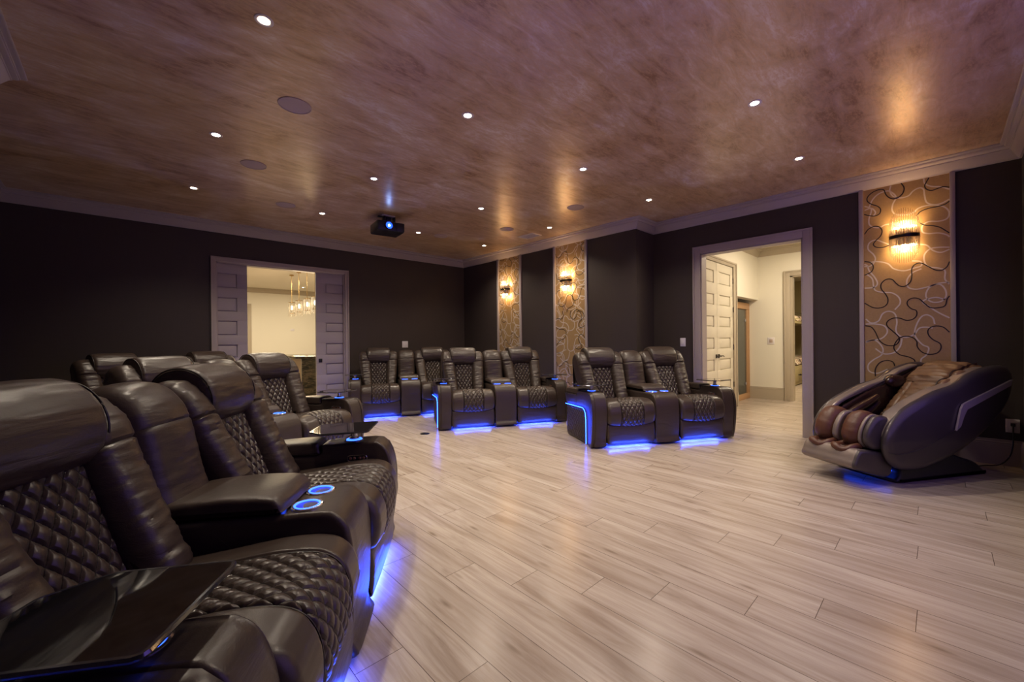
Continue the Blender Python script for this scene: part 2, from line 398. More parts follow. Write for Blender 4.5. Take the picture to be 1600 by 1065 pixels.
SWIRL_PALE=[[(0.359,2.802),(0.367,2.75),(0.344,2.689),(0.297,2.656),(0.228,2.659),(0.19,2.701),(0.145,2.72),(0.116,2.698),(0.109,2.638),(0.095,2.561),(0.052,2.526),(-0.005,2.522),(-0.063,2.551)],[(0.571,2.592),(0.515,2.601),(0.482,2.549),(0.499,2.515)],[(0.536,2.606),(0.506,2.688),(0.456,2.741),(0.383,2.754),(0.336,2.709),(0.32,2.662),(0.344,2.603),(0.35,2.539),(0.321,2.489),(0.259,2.469),(0.199,2.471),(0.154,2.513),(0.095,2.526),(0.023,2.512),(-0.033,2.478),(-0.06,2.421),(-0.046,2.364),(0.01,2.35),(0.081,2.361),(0.125,2.329),(0.126,2.267),(0.082,2.241),(0.011,2.233),(-0.045,2.202),(-0.061,2.179)],[(0.571,2.637),(0.515,2.59),(0.536,2.483),(0.525,2.414),(0.459,2.378),(0.402,2.399),(0.346,2.393)],[(0.363,2.173),(0.419,2.212),(0.484,2.25),(0.535,2.226),(0.544,2.16),(0.502,2.098),(0.486,2.04),(0.52,1.978),(0.579,1.975)],[(0.163,2.148),(0.097,2.126),(0.054,2.067),(-0.002,2.037),(-0.061,2.058)],[(-0.061,2.078),(-0.002,2.088),(0.069,2.086),(0.112,2.035),(0.113,1.962),(0.084,1.906),(0.013,1.882),(-0.029,1.85),(-0.028,1.769),(-0.058,1.715)],[(0.536,2.014),(0.469,2.015),(0.388,1.981),(0.341,1.92),(0.263,1.889),(0.18,1.909),(0.135,1.924),(0.142,1.967),(0.202,1.982)],[(-0.059,1.735),(0.028,1.728),(0.085,1.689),(0.105,1.608),(0.065,1.549),(0.001,1.548),(-0.034,1.596),(-0.028,1.668),(0.014,1.723),(0.1,1.701),(0.174,1.687),(0.234,1.715),(0.241,1.79),(0.202,1.859),(0.135,1.893)],[(0.577,1.738),(0.496,1.741),(0.471,1.783),(0.495,1.852),(0.537,1.924),(0.553,1.983),(0.579,1.998)],[(0.562,1.894),(0.512,1.832),(0.496,1.719),(0.439,1.681),(0.358,1.667),(0.304,1.614),(0.296,1.549),(0.336,1.487)],[(0.569,1.4),(0.524,1.354),(0.465,1.374),(0.432,1.449),(0.384,1.473),(0.336,1.444),(0.321,1.357),(0.329,1.271),(0.306,1.216),(0.252,1.194),(0.191,1.225),(0.154,1.287),(0.102,1.296),(0.059,1.284)],[(0.045,1.325),(0.058,1.388),(0.102,1.421),(0.146,1.392),(0.183,1.288),(0.184,1.204),(0.133,1.119),(0.089,1.088),(0.104,1.016),(0.141,0.973),(0.146,0.927)],[(0.569,1.344),(0.49,1.341),(0.417,1.317),(0.396,1.251),(0.442,1.185),(0.525,1.164),(0.571,1.142)],[(0.571,1.153),(0.492,1.164),(0.435,1.086),(0.443,1.009),(0.51,0.952),(0.552,0.895),(0.544,0.828),(0.477,0.809),(0.396,0.857)],[(0.283,1.184),(0.299,1.098),(0.347,1.033),(0.427,1.021),(0.492,1.075)],[(-0.057,1.382),(0.016,1.437),(0.072,1.492),(0.13,1.558),(0.043,1.592),(-0.027,1.566)],[(0.115,2.816),(0.105,2.751),(0.058,2.71),(-0.006,2.688),(-0.064,2.648)]]

# ------------------------------------------------------------------ the room shell
TH = 0.14
struct('floor', MB().box(-1.3, 15.5, -0.8, 15.4, -0.1, 0.0), M_FLOOR)
struct('ceiling', MB().box(-1.3, 6.04, -0.7, 7.36, CE, CE+0.1), M_CEIL)
DL = (0.905, 2.808, 2.425)     # left doorway: x0, x1, top of opening (inside the casing)
DR = (1.120, 2.350, 2.415)     # right doorway: y0, y1, top
struct('wall_back', MB().box(XL-TH, DL[0], YB, YB+TH, 0, CE).box(DL[1], XR+TH, YB, YB+TH, 0, CE).box(DL[0], DL[1], YB, YB+TH, DL[2], CE), M_WALL)
struct('wall_right', MB().box(XR, XR+TH, YF-TH, DR[0], 0, CE).box(XR, XR+TH, DR[1], YJ, 0, CE).box(XR, XR+TH, DR[0], DR[1], DR[2], CE)
       .box(XF, XR+TH, YJ, YB, 0, CE), M_WALL)
struct('wall_front', MB().box(XL-TH, XR+TH, YF-TH, YF, 0, CE), M_WALL)
struct('wall_left', MB().box(XL-TH, XL, YF, YB, 0, CE).box(XL, XN, YF, YN, 0, CE), M_WALL)
room = [(XL, YB), (XL, YN), (XN, YN), (XN, YF), (XR, YF), (XR, YJ), (XF, YJ), (XF, YB)]
crown = [(0, 2.808), (0.016, 2.808), (0.018, 2.815), (0.026, 2.822), (0.062, 2.882), (0.070, 2.890), (0.074, 2.890), (0.076, 2.900), (0.098, 2.912), (0.102, 2.921), (0.106, 2.921),
         (0.108, 2.930), (0.128, 2.937), (0.134, 2.944), (0.134, 2.9495)]
struct('trim_1', sweep(MB(), room, crown, closed=True), M_TRIM)
bbp = [(0, 0.238), (0.012, 0.238), (0.013, 0.216), (0.017, 0.212), (0.017, 0.205), (0.013, 0.203), (0.013, 0.198), (0.018, 0.195), (0.018, 0.0)]
struct('baseboard_back', sweep(sweep(MB(), [(DL[0]-0.035, YB), (XL, YB)], bbp, left=True), [(XF, YB), (DL[1]+0.035, YB)], bbp), M_TRIM)
struct('baseboard_right', sweep(sweep(MB(), [(XR, DR[1]+0.085), (XR, YJ), (XF, YJ), (XF, YB)], bbp), [(XR, YF), (XR, DR[0]-0.085)], bbp), M_TRIM)
struct('baseboard_front', sweep(MB(), [(XN, YF), (XR, YF)], bbp), M_TRIM)
struct('baseboard_left', sweep(MB(), [(XL, YB), (XL, YN), (XN, YN), (XN, YF)], bbp), M_TRIM)

def casing_x(mb, x0, x1, top, y, w, s=1, d=0.022, jamb=TH):
    """door casing on a wall facing -Y at y (s=1) around opening x0..x1"""
    for (a, b, c, e) in ((x0-w, x0, 0, top+w), (x1, x1+w, 0, top+w), (x0, x1, top, top+w)):
        mb.box(a, b, y-d*s if s > 0 else y, y if s > 0 else y-d*s, c, e, 0.004)
    o = 0.02
    mb.box(x0-w, x0-w+o, y-(d+.012), y-d+.002, 0, top+w, .003); mb.box(x1+w-o, x1+w, y-(d+.012), y-d+.002, 0, top+w, .003); mb.box(x0-w+.001, x1+w-.001, y-(d+.011), y-d+.001, top+w-o, top+w-.001, .003)
    mb.box(x0, x0+0.018, y, y+jamb, 0, top); mb.box(x1-0.018, x1, y, y+jamb, 0, top); mb.box(x0, x1, y, y+jamb, top-0.018, top)
    return mb
mb = casing_x(MB(), DL[0]+.03, DL[1]-.03, DL[2]-.03, YB, 0.066)
struct('trim_2', mb, M_TRIM, 'painted casing around the pocket door opening in the back wall')
def casing_r(mb, y0, y1, top, x, w, d=0.022, jamb=TH, m2=0.0):
    for (a, b, c, e) in ((y0-w, y0, 0, top+w), (y1, y1+w, 0, top+w), (y0, y1, top, top+w)): mb.box(x-d, x, a, b, c, e, 0.004)
    o = 0.022
    mb.box(x-d-.012, x-d+.002, y0-w, y0-w+o, 0, top+w, .003); mb.box(x-d-.012, x-d+.002, y1+w-o, y1+w, 0, top+w, .003); mb.box(x-d-.011, x-d+.001, y0-w+.001, y1+w-.001, top+w-o, top+w-.001, .003)
    mb.box(x, x+jamb, y0, y0+0.018, 0, top); mb.box(x, x+jamb, y1-0.018, y1, 0, top); mb.box(x, x+jamb, y0, y1, top-0.018, top)
    return mb
struct('trim_3', casing_r(MB(), DR[0]+.018, DR[1]-.012, DR[2]-.012, XR, 0.10, jamb=TH+.02), M_TRIM, 'wide painted casing around the doorway to the hall')

# panelled door leaf: rails raised around sunk panels.  a..b along the wall, facing -Y at y
def leaf_x(name, a, b, y, top, rows, m, pa, pb, th=0.04, label=None, parent=None):
    mb = MB().box(a, b, y+0.020, y+th, 0.01, top)
    edges = [0.01]+[z for r in sorted(rows) for z in r]+[top]
    for i in range(0, len(edges), 2): mb.box(a, b, y, y+0.021, edges[i], edges[i+1], 0.002)
    for z0, z1 in rows:
        if pa > a: mb.box(a, pa, y+.0003, y+0.021, z0-.004, z1+.004)
        if pb < b: mb.box(pb, b, y+.0003, y+0.021, z0-.004, z1+.004)
        mb.box(max(pa, a)+0.016, min(pb, b)-0.016, y+0.006, y+0.0205, z0+0.016, z1-0.016, 0.005)
    o = mb.build(name, m, parent)
    if parent is None: o['kind'] = 'structure'
    if label: o['label'] = label
    return o
rowsL = [(0.30, 0.48), (0.645, 0.83), (0.985, 1.18), (1.32, 1.535), (1.67, 1.88), (2.02, 2.235)]
leaf_x('door_1', 0.60, 1.325, 7.255, 2.40, rowsL, M_DOORP, 0.70, 1.195, label='painted panelled pocket door half slid out at the left of the opening')
rowsR = [(0.32, 0.485), (0.645, 0.84), (0.985, 1.185), (1.375, 1.54), (1.70, 1.87), (2.04, 2.21)]
d2 = leaf_x('door_2', 2.313, 3.10, 7.255, 2.40, rowsR, M_DOORP, 2.465, 2.95, label='painted panelled pocket door at the right of the opening')
MB().box(2.345, 2.405, 7.249, 7.256, 0.86, 0.925, 0.004).box(2.360, 2.392, 7.244, 7.250, 0.872, 0.912, 0.003).build('door_pull', M_BPLAST, d2)

# ------------------------------------------------------------------ wallpaper panels in strip frames
M_PAPER = mat('gold_wallpaper', (0.40, 0.27, 0.14), 0.38, 0.25, spec=0.5)
t = NT(M_PAPER); nn_ = t.noise(t.coord((30, 30, 30)), 2.0, 5, 0.6)
t.setc(t.mix(nn_, (0.34, 0.215, 0.092), (0.45, 0.30, 0.145))); t.setn(t.bump(nn_, 0.08, 0.002))
M_SWD = mat('dark_swirl', (0.018, 0.012, 0.010), 0.35)
M_SWP = mat('pearl_swirl', (0.62, 0.54, 0.46), 0.3, 0.2)
def paper_panel(x, y0, y1, w, label, flip=False, dz=0.0, dense=False):
    g = thing('wallpaper_panel', label, 'wall panel', (x, (y0+y1)/2, 0), group=None)
    yc = (y0+y1)/2
    mb = MB().box(-0.006, -0.0005, y0-yc, y1-yc, 0.0, CB+.01)
    c0, c1 = -0.064, 0.582; sc = (y1-y0)/(c1-c0); H = 1.86 if dense else 2.04
    sets = [(SWIRL_PALE, 2, 0.0062, -0.0072, 0), (SWIRL_DARK, 1, 0.0048, -0.0080, 0)]
    if dense: sets.insert(0, (SWIRL_PALE, 2, 0.0062, -0.0076, 1))
    for curves, mi, wd, off, alt in sets:
        for cv in curves:
            for rep in (2, 1, 0, -1):
                pts = cr_open([(((a-c0) if flip == bool(alt) else (c1-a))*sc+y0-yc, b+dz+0.93*alt-rep*H) for a, b in cv], len(cv)*5)
                seg = []
                def flush(seg):
                    if len(seg) > 2:
                        vs = []
                        for i, (a, b) in enumerate(seg):
                            p, q = seg[max(0, i-1)], seg[min(len(seg)-1, i+1)]; L = math.dist(p, q) or 1
                            nx_, nz_ = -(q[1]-p[1])/L*wd, (q[0]-p[0])/L*wd
                            vs += [(off, a+nx_, b+nz_), (off, a-nx_, b-nz_)]
                        mb.raw(vs, [(2*i, 2*i+1, 2*i+3, 2*i+2) for i in range(len(seg)-1)], mi)
                for a, b in pts:
                    if y0-yc-.004 <= a <= y1-yc+.004 and 0.24 <= b <= CB-0.002: seg.append((a, b))
                    else: flush(seg); seg = []
                flush(seg)
    mb.build('wallpaper', [M_PAPER, M_SWD, M_SWP], g)
    for a, b in ((y0-w, y0), (y1, y1+w)):
        MB().box(-0.028, 0, a-yc, b-yc, 0.0, CB+.003, 0.004).build('frame_strip', M_TRIM, g)
    return g
paper_panel(XR, -0.064, 0.582, 0.038, 'tall swirl-patterned gold wallpaper panel behind the massage chair, largest of three')
paper_panel(XF, 3.95, 4.572, 0.044, 'swirl-patterned gold wallpaper panel in the middle, behind the loveseat nearest it', True, 0.75, True)
paper_panel(XF, 5.46, 6.045, 0.05, 'swirl-patterned gold wallpaper panel nearest the back corner of the room', False, -0.6, True)

# ------------------------------------------------------------------ wall sconces
M_ROD = mat('crystal_rod', (1.0, 0.93, 0.82), 0.03, trans=0.85, ior=1.35)
M_BULB = mat('sconce_bulb', (1, 0.9, 0.7), 0.4, emis=(1.0, 0.66, 0.30), es=62)
M_BRONZE = mat('dark_bronze', (0.035, 0.025, 0.02), 0.3, 0.7)
M_GOLD = mat('gold_metal', (0.55, 0.36, 0.14), 0.25, 1.0)
def sconce(x, y, z, label):
    g = thing('crystal_wall_sconce', label, 'wall light', (x, y, z), group='crystal wall sconces')
    MB().box(-0.032, -0.008, -0.055, 0.055, -0.10, 0.10, 0.006).build('back_plate', M_BRONZE, g)
    def arc(an, ex=0.0): return (-0.03-(0.095+ex)*math.cos(an), (0.112+ex)*math.sin(an))
    A = [(-88+176*i/24) for i in range(25)]
    band = MB(); G = []
    for ex, z0 in ((0.006, -0.016), (0.006, 0.016), (-0.008, 0.016), (-0.008, -0.016), (0.006, -0.016)):
        G.append([(*arc(math.radians(a), ex), z0) for a in A])
    band.grid(G).build('band', M_BRONZE, g)
    band = MB()
    for s in (1, -1): band.tube([(*arc(math.radians(a), 0.008), s*0.018) for a in A], 0.0028, 6)
    band.build('band_edge', M_GOLD, g)
    for i in range(21):
        an = math.radians(-86+172*i/20); px, py = arc(an)
        h = 0.132+0.142*max(0.0, math.cos(an))**1.15
        r_ = MB().tube([(px, py, -h), (px, py, -h+0.012), (px, py, 0), (px, py, h-0.012), (px, py, h)], [0.002, 0.0052, 0.0052, 0.0052, 0.002], 6)
        r_.ell((px, py, h+0.004), (0.005, 0.005, 0.005), 6, 4).ell((px, py, -h-0.004), (0.005, 0.005, 0.005), 6, 4)
        r_.build('crystal_rod', M_ROD, g)
    for s in (1, -1):
        for k in (-1, 0, 1):
            MB().ell((-0.062-0.018*(k == 0), k*0.058, s*0.095), (0.012, 0.024, 0.012), 12, 8).build('bulb', M_BULB, g)
            MB().tube([(-0.062-0.018*(k == 0), k*0.058, s*0.02), (-0.062-0.018*(k == 0), k*0.058, s*0.085)], 0.007, 8).build('bulb_holder', M_GOLD, g)
        light('POINT', 'sconce_glow', (-0.075, 0, s*0.125), P_SCONCE, (1.0, 0.60, 0.26), g, shadow_soft_size=0.05)
    return g
sconce(XR-0.008, 0.258, 2.235, 'lit crystal rod sconce on the panel behind the massage chair, nearest and largest')
sconce(XF-0.008, 4.31, 2.19, 'lit crystal rod sconce on the middle wallpaper panel')
sconce(XF-0.008, 5.81, 2.19, 'lit crystal rod sconce on the wallpaper panel nearest the back corner')

# ------------------------------------------------------------------ ceiling fittings
M_LAMP = mat('downlight_lens', (1, 1, 1), 0.5, emis=(1.0, 0.88, 0.70), es=30)
M_WHITE = paint('white_trim', (0.62, 0.56, 0.52))
DLX = [0.55, 1.93, 3.405, 4.77]; DLY = [0.945, 2.515, 4.17, 5.765]
nmx = ['leftmost', 'second', 'third', 'rightmost']; nmy = ['row nearest the camera', 'second row from the camera', 'third row from the camera', 'row nearest the back wall']
dl0 = thing('recessed_downlight', 'x', 'downlight', (0, 0, 0), group='recessed downlights in the ceiling')
MB().lathe([(0.047, 0.0), (0.047, -0.003), (0.044, -0.005), (0.032, -0.004), (0.0275, 0.0)], (0, 0, CE), 28, cap=False).build('trim_ring', M_WHITE, dl0)
MB().lathe([(0.027, -0.001), (0.027, -0.0025)], (0, 0, CE), 24).build('lens', M_LAMP, dl0)
first = True
for j, y in enumerate(DLY):
    for i, x in enumerate(DLX):
        if j == 0 and i == 0: continue
        o = dl0 if first else copy_tree(dl0); first = False
        o.location = (x, y, 0)
        hid = '' 
        if j == 0:
            o['label'] = 'small lit recessed ceiling downlight nearest the camera, %s' % ('overhead beyond the top of the picture' if i == 1 else 'left one of the front pair' if i == 2 else 'beside the warm glow at right')
        else: o['label'] = 'small lit recessed ceiling downlight, %s of four in the %s' % (nmx[i], nmy[j])
        light('SPOT', 'downlight_beam', (x, y, CE-0.012), P_DOWN, WARM, None, shadow_soft_size=0.045, spot_size=math.radians(128), spot_blend=0.9)
M_GRILL = mat('speaker_grille', (0.44, 0.34, 0.29), 0.6); t = NT(M_GRILL)
t.setn(t.bump(t.add('ShaderNodeTexVoronoi', ins={'Vector': t.coord(), 'Scale': 260.0}).outputs[0], 0.5, 0.002))
sp_l = ['left side, nearest the camera and largest', 'left side, behind the largest one', 'left side near the back wall, faintest', 'right side before the middle sconce', 'right side near the air vent', 'near the back wall beyond the projector']
sp0 = thing('ceiling_speaker', 'x', 'ceiling speaker', (0, 0, 0), group='round in-ceiling speakers')
MB().lathe([(0.112, 0.0), (0.112, -0.004), (0.108, -0.006), (0.103, -0.005), (0.103, -0.001)], (0, 0, CE), 36, cap=False).build('rim', M_GRILL, sp0)
MB().lathe([(0.103, -0.001), (0.102, -0.003)], (0, 0, CE), 36).build('grille', M_GRILL, sp0)
for k, (x, y) in enumerate([(0.91, 3.27), (0.91, 4.63), (1.47, 5.71), (4.31, 3.31), (4.34, 4.68), (3.80, 5.72)]):
    o = sp0 if k == 0 else copy_tree(sp0); o.location = (x, y, 0); o['label'] = 'round ceiling speaker grille, '+sp_l[k]
v_ = thing('air_vent', 'white rectangular slotted air vent in the ceiling near the crown moulding', 'air vent', (4.90, 4.73, CE))
MB().box(-0.115, 0.115, -0.175, -0.145, -0.008, -0.0005, .002).box(-0.115, 0.115, 0.145, 0.175, -0.008, -0.0005, .002).box(-0.115, -0.085, -0.145, 0.145, -0.008, -0.0005, .002).box(0.085, 0.115, -0.145, 0.145, -0.008, -0.0005, .002).build('frame', M_WHITE, v_)
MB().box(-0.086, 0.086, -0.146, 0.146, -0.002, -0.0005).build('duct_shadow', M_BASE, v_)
for k in range(9):
    MB().box(-0.073+0.017*k, -0.067+0.017*k, -0.145, 0.145, -0.007, -0.002).build('slat', M_WHITE, v_)

# projector
pj = thing('ceiling_projector', 'black projector with blue glowing lens hanging from the ceiling', 'projector', (2.64, 5.30, 0), rz=math.radians(-8))
MB().box(-0.19, 0.19, -0.165, 0.165, 2.705, 2.84, 0.022).box(-0.10, 0.16, -0.10, 0.10, 2.838, 2.853, 0.006).build('body', M_BPLAST, pj)
MB().box(-0.183, -0.02, -0.172, -0.16, 2.715, 2.83, 0.008).box(0.07, 0.183, -0.172, -0.16, 2.715, 2.83, 0.008).build('front_panel', M_BPLAST, pj)
def ring_y(mb, c, r0, r1, y0, y1, seg=28):
    G = []
    for r, y in ((r0, y0), (r1, y0), (r1, y1), (r0, y1), (r0, y0)): G.append([(c[0]+r*math.cos(2*PI*k/seg), y, c[1]+r*math.sin(2*PI*k/seg)) for k in range(seg+1)])
    return mb.grid(G)
ln = ring_y(MB(), (-0.035, 2.775), 0.046, 0.058, -0.195, -0.158).build('lens_barrel', M_BPLAST, pj)
def disc_y(mb, c, r, y, seg=28): return mb.raw([(c[0]+r*math.cos(2*PI*k/seg), y, c[1]+r*math.sin(2*PI*k/seg)) for k in range(seg)], [tuple(range(seg))])
disc_y(MB(), (-0.035, 2.775), 0.047, -0.180).build('lens_glass', mat('lens_blue', (0, 0.01, 0.05), 0.05, emis=(0.01, 0.05, 1.0), es=3.5), ln)
disc_y(MB(), (-0.035, 2.775), 0.013, -0.186).build('lens_light', mat('lens_hot', (0.5, 0.7, 1), 0.3, emis=(0.35, 0.6, 1.0), es=55), ln)
br = MB().box(-0.09, 0.09, -0.07, 0.07, 2.935, 2.9495, .003).build('ceiling_plate', M_WHITE, pj)
MB().box(-0.13, -0.05, -0.02, 0.02, 2.925, 2.935).box(-0.02, 0.05, -0.025, 0.025, 2.85, 2.94, .004).box(-0.06, -0.035, -0.05, 0.05, 2.85, 2.94, .003).box(0.08, 0.1, -0.05, 0.05, 2.85, 2.94, .003).build('mount_bracket', M_BPLAST, pj)
# the screen the projector points at, on the front wall behind the photographer
sc_ = thing('projection_screen', 'wide projection screen on the front wall showing a violet picture', 'projection screen', (2.9, YF, 0))
MB().box(-1.95, 1.95, 0.02, 0.03, 0.62, 2.62).build('picture', mat('lit_screen', (0.3, 0.3, 0.35), 0.8, emis=(0.30, 0.16, 1.0), es=SCREEN_E), sc_)
MB().box(-2.0, -1.95, 0.0, 0.04, 0.57, 2.67).box(1.95, 2.0, 0.0, 0.04, 0.57, 2.67).box(-2.0, 2.0, 0.0, 0.04, 2.62, 2.67).box(-2.0, 2.0, 0.0, 0.04, 0.57, 0.62).build('frame', M_BASE, sc_)

# ------------------------------------------------------------------ switches and outlet
M_PLATE = mat('white_plate', (0.72, 0.68, 0.70), 0.35)
s1 = thing('wall_switch', 'tall white rocker light switch plate on the dark wall left of the hall doorway', 'light switch', (XR, 2.595, 1.152))
MB().box(-0.007, 0, -0.040, 0.040, -0.062, 0.062, 0.003).build('plate', M_PLATE, s1)
MB().box(-0.010, -0.006, -0.017, 0.017, -0.033, 0.033, 0.002).build('rocker', M_PLATE, s1)
s2 = thing('wall_switch', 'square white double switch plate on the back wall above the far loveseat', 'light switch', (3.94, YB, 1.147))
MB().box(-0.062, 0.062, -0.007, 0, -0.062, 0.062, 0.003).build('plate', M_PLATE, s2)
for dx in (-0.024, 0.024): MB().box(dx-0.017, dx+0.017, -0.010, -0.006, -0.033, 0.033, 0.002).build('rocker', M_PLATE, s2)
ou = thing('wall_outlet', 'white power outlet plate low on the wall at right with a plug in it', 'power outlet', (XR, -0.445, 0.372))
MB().box(-0.007, 0, -0.042, 0.042, -0.062, 0.062, 0.003).build('plate', M_PLATE, ou)
for dz in (-0.024, 0.024): MB().box(-0.010, -0.006, -0.017, 0.017, dz-0.016, dz+0.016, 0.003).build('socket', M_PLATE, ou)
cp = cr_open([(5.882, -0.445, 0.386), (5.86, -0.445, 0.385), (5.855, -0.445, 0.33), (5.858, -0.443, 0.20), (5.845, -0.42, 0.09), (5.80, -0.36, 0.02), (5.70, -0.26, 0.012), (5.5, -0.15, 0.012), (5.30, -0.10, 0.012), (5.19, -0.03, 0.012)], 70)
co = thing('power_cord', 'black power cord from the wall outlet down to the massage chair', 'power cord', (5.7, -0.26, 0))
MB().tube([(x-5.7, y+0.26, z) for x, y, z in cp], 0.0055, 7).build('cable', M_BPLAST, co)
MB().box(0.150, 0.187, -0.199, -0.171, 0.372, 0.400, 0.004).build('plug', M_BPLAST, co)
tag(MB().lathe([(0.060, 0.0), (0.060, 0.004), (0.052, 0.007), (0.0, 0.008)], (0, 0, 0), 28).build('floor_outlet_cover', M_BPLAST, None, (2.795, 4.62, 0.0)), 'small round black cover set in the oak floor between the loveseats', 'floor outlet')
# ------------------------------------------------------------------ reclining loveseat (local x 0..1.86 across, y 0 front .. 0.96 back)
LW = 1.86
def seat_offset(p): return (p[0]-0.93, p[1]-0.45, p[2])
def smb(mirror=False):
    m = MB(); m.xf = (lambda p: (0.93-p[0], p[1]-0.45, p[2])) if mirror else (lambda p: (p[0]-0.93, p[1]-0.45, p[2])); return m
def make_loveseat():
    g = thing('reclining_loveseat', 'x', 'loveseat', (0, 0, 0), group='reclining leather loveseats')
    smb().box(0.03, 1.83, 0.09, 0.74, 0.0, 0.22).build('base', M_BASE, g)
    # back shell
    smb().cushion([(0.74, 0.06), (0.80, 0.30), (0.87, 0.60), (0.91, 0.86), (0.93, 0.94), (0.96, 0.90), (0.955, 0.6), (0.90, 0.3), (0.80, 0.06)], 0.17, 1.69, r=0.03, n=60, nx=6).build('back_shell', M_LEA, g)
    for c in (0.465, 1.395):
        # seat cushion with quilted centre
        prof = [(-0.030, 0.240), (-0.058, 0.275), (-0.070, 0.345), (-0.060, 0.425), (-0.022, 0.487), (0.05, 0.515), (0.18, 0.512), (0.34, 0.487), (0.52, 0.458), (0.60, 0.42), (0.56, 0.34), (0.30, 0.27), (0.06, 0.235)]
        def wp(x, y, z, c=c):
            k = ((x-c)/0.3)**2
            return (x, y, z+0.022*k*(1 if z < 0.36 else 0)*max(0, min(1, (0.10-y)/0.12))+(0.006 if z > 0.36 else 0)*(1-abs(2*abs(x-c)/0.3-1)))
        st = smb().cushion(prof, c-0.298, c+0.298, r=0.04, n=260, nx=100, bulge=0.007,
                           quilt=dict(xc=c, hw=0.135, s0=0.0, s1=0.78, px=0.054, ps=0.078, amp=0.009), warp=wp,
                           grooves=((c-0.137, 0.0055, 0.012), (c+0.137, 0.0055, 0.012)), wrinkle=0.0012)
        st = st.build('seat', M_QUI, g)
        for sg in (-1, 1):
            pr = cr_closed(prof, 260); pts = [(c+sg*0.137, y+(-0.002), z-0.001) for y, z in pr[:158]]
            pts = [wp(*q_) for q_ in pts]
            smb().tube(pts, 0.0022, 5).build('piping', M_PIPE, st)
        # front panel (leg rest)
        fp_ = [(-0.022, 0.042), (-0.034, 0.052), (-0.040, 0.10), (-0.040, 0.20), (-0.022, 0.258), (0.03, 0.27), (0.05, 0.25), (0.05, 0.07), (0.02, 0.060), (-0.010, 0.056), (-0.014, 0.044)]
        smb().cushion(fp_, c-0.296, c+0.296, r=0.025, n=60, nx=16, bulge=0.004, wrinkle=0.0015).build('front_panel', M_LEA, g)
        # under-seat LED, plus an added bounce fill
        smb().box(c-0.25, c+0.25, -0.004, 0.026, 0.046, 0.052).build('led_strip', M_LED, g)
        la = light('AREA', 'led_bounce_fill', (c-0.93, -0.085-0.45, 0.022), P_BOUNCE, (0.02, 0.07, 1.0), g, shape='RECTANGLE', size=0.44, size_y=0.012)  # unseen lamp added in place of LED light bounced off the floor
        la.rotation_euler = (math.radians(180-35), 0, 0)
        # back
        def wb(x, y, z, c=c):
            t_ = max(0, min(1, (z-0.46)/0.48)); return (c+(x-c)*(0.83+0.17*t_), y, z)
        bk = smb().cushion([(0.60, 0.44), (0.70, 0.66), (0.80, 0.90), (0.86, 0.95), (0.90, 0.90), (0.86, 0.6), (0.76, 0.42)], c-0.25, c+0.25, r=0.03, n=48, nx=6, warp=wb).build('backrest', M_LEA, g)
        smb().cushion([(0.552, 0.445), (0.578, 0.52), (0.618, 0.62), (0.662, 0.73), (0.705, 0.84), (0.735, 0.90), (0.79, 0.90), (0.78, 0.75), (0.72, 0.6), (0.66, 0.46), (0.60, 0.43)], c-0.152, c+0.152, r=0.02, n=230, nx=96, bulge=0.012,
                      quilt=dict(xc=c, hw=0.146, s0=0.0, s1=0.50, px=0.0584, ps=0.080, amp=0.010), warp=wb, wrinkle=0.001).build('quilted_panel', M_QUI, bk)
        for sg in (-1, 1):
            wing = [(0.478, 0.470), (0.505, 0.53), (0.545, 0.61), (0.590, 0.70), (0.635, 0.79), (0.668, 0.87), (0.705, 0.945), (0.755, 1.000), (0.815, 1.020), (0.88, 0.995), (0.92, 0.92), (0.88, 0.75), (0.80, 0.55), (0.70, 0.44), (0.57, 0.425)]
            a, b = (c-0.325, c-0.138) if sg < 0 else (c+0.138, c+0.325)
            smb().cushion(wing, a, b, r=0.052, n=170, nx=16, bulge=0.020, warp=wb, seams=((0.885, 0.005, 0.012, 0.78),), wrinkle=0.006).build('side_bolster', M_LEA, bk)
        hr = [(0.715, 0.838), (0.684, 0.862), (0.668, 0.915), (0.672, 0.975), (0.700, 1.035), (0.750, 1.078), (0.815, 1.094), (0.885, 1.078), (0.935, 1.02), (0.945, 0.94), (0.91, 0.87), (0.83, 0.838)]
        h = smb().cushion(hr, c-0.198, c+0.198, r=0.038, n=110, nx=26, bulge=0.008, wrinkle=0.003).build('headrest', M_LEA, bk)
        for sg in (-1, 1):
            P_ = cr_closed([(y+(0.80-y)*0.05, z+(0.96-z)*0.05) for y, z in hr], 60)
            smb().tube([(c+sg*0.190, y, z) for y, z in P_], 0.0035, 6, closed=True).build('piping', M_PIPE, h)
    # centre console
    cpf = [(0.010, 0.012), (-0.024, 0.10), (-0.036, 0.25), (-0.036, 0.40), (-0.020, 0.505), (0.020, 0.560), (0.075, 0.577), (0.25, 0.572), (0.60, 0.56), (0.70, 0.52), (0.72, 0.30), (0.70, 0.012)]
    cs = smb().cushion(cpf, 0.772, 1.088, r=0.024, n=150, nx=10, bulge=0.002, wrinkle=0.0008, grooves=((0.797, 0.003, 0.003), (1.063, 0.003, 0.003))).build('console', M_LEA, g)
    lid = [(0.232, 0.578), (0.215, 0.592), (0.228, 0.618), (0.265, 0.636), (0.40, 0.640), (0.56, 0.630), (0.64, 0.610), (0.64, 0.575), (0.45, 0.574)]
    smb().cushion(lid, 0.774, 1.086, r=0.020, n=110, nx=14, bulge=0.006, wrinkle=0.0012, grooves=((0.79, 0.0025, 0.002), (1.07, 0.0025, 0.002))).build('console_lid', M_LEA, cs)
    smb().box(0.81, 1.05, 0.218, 0.228, 0.576, 0.582).build('lid_glow', M_CUPL, cs)
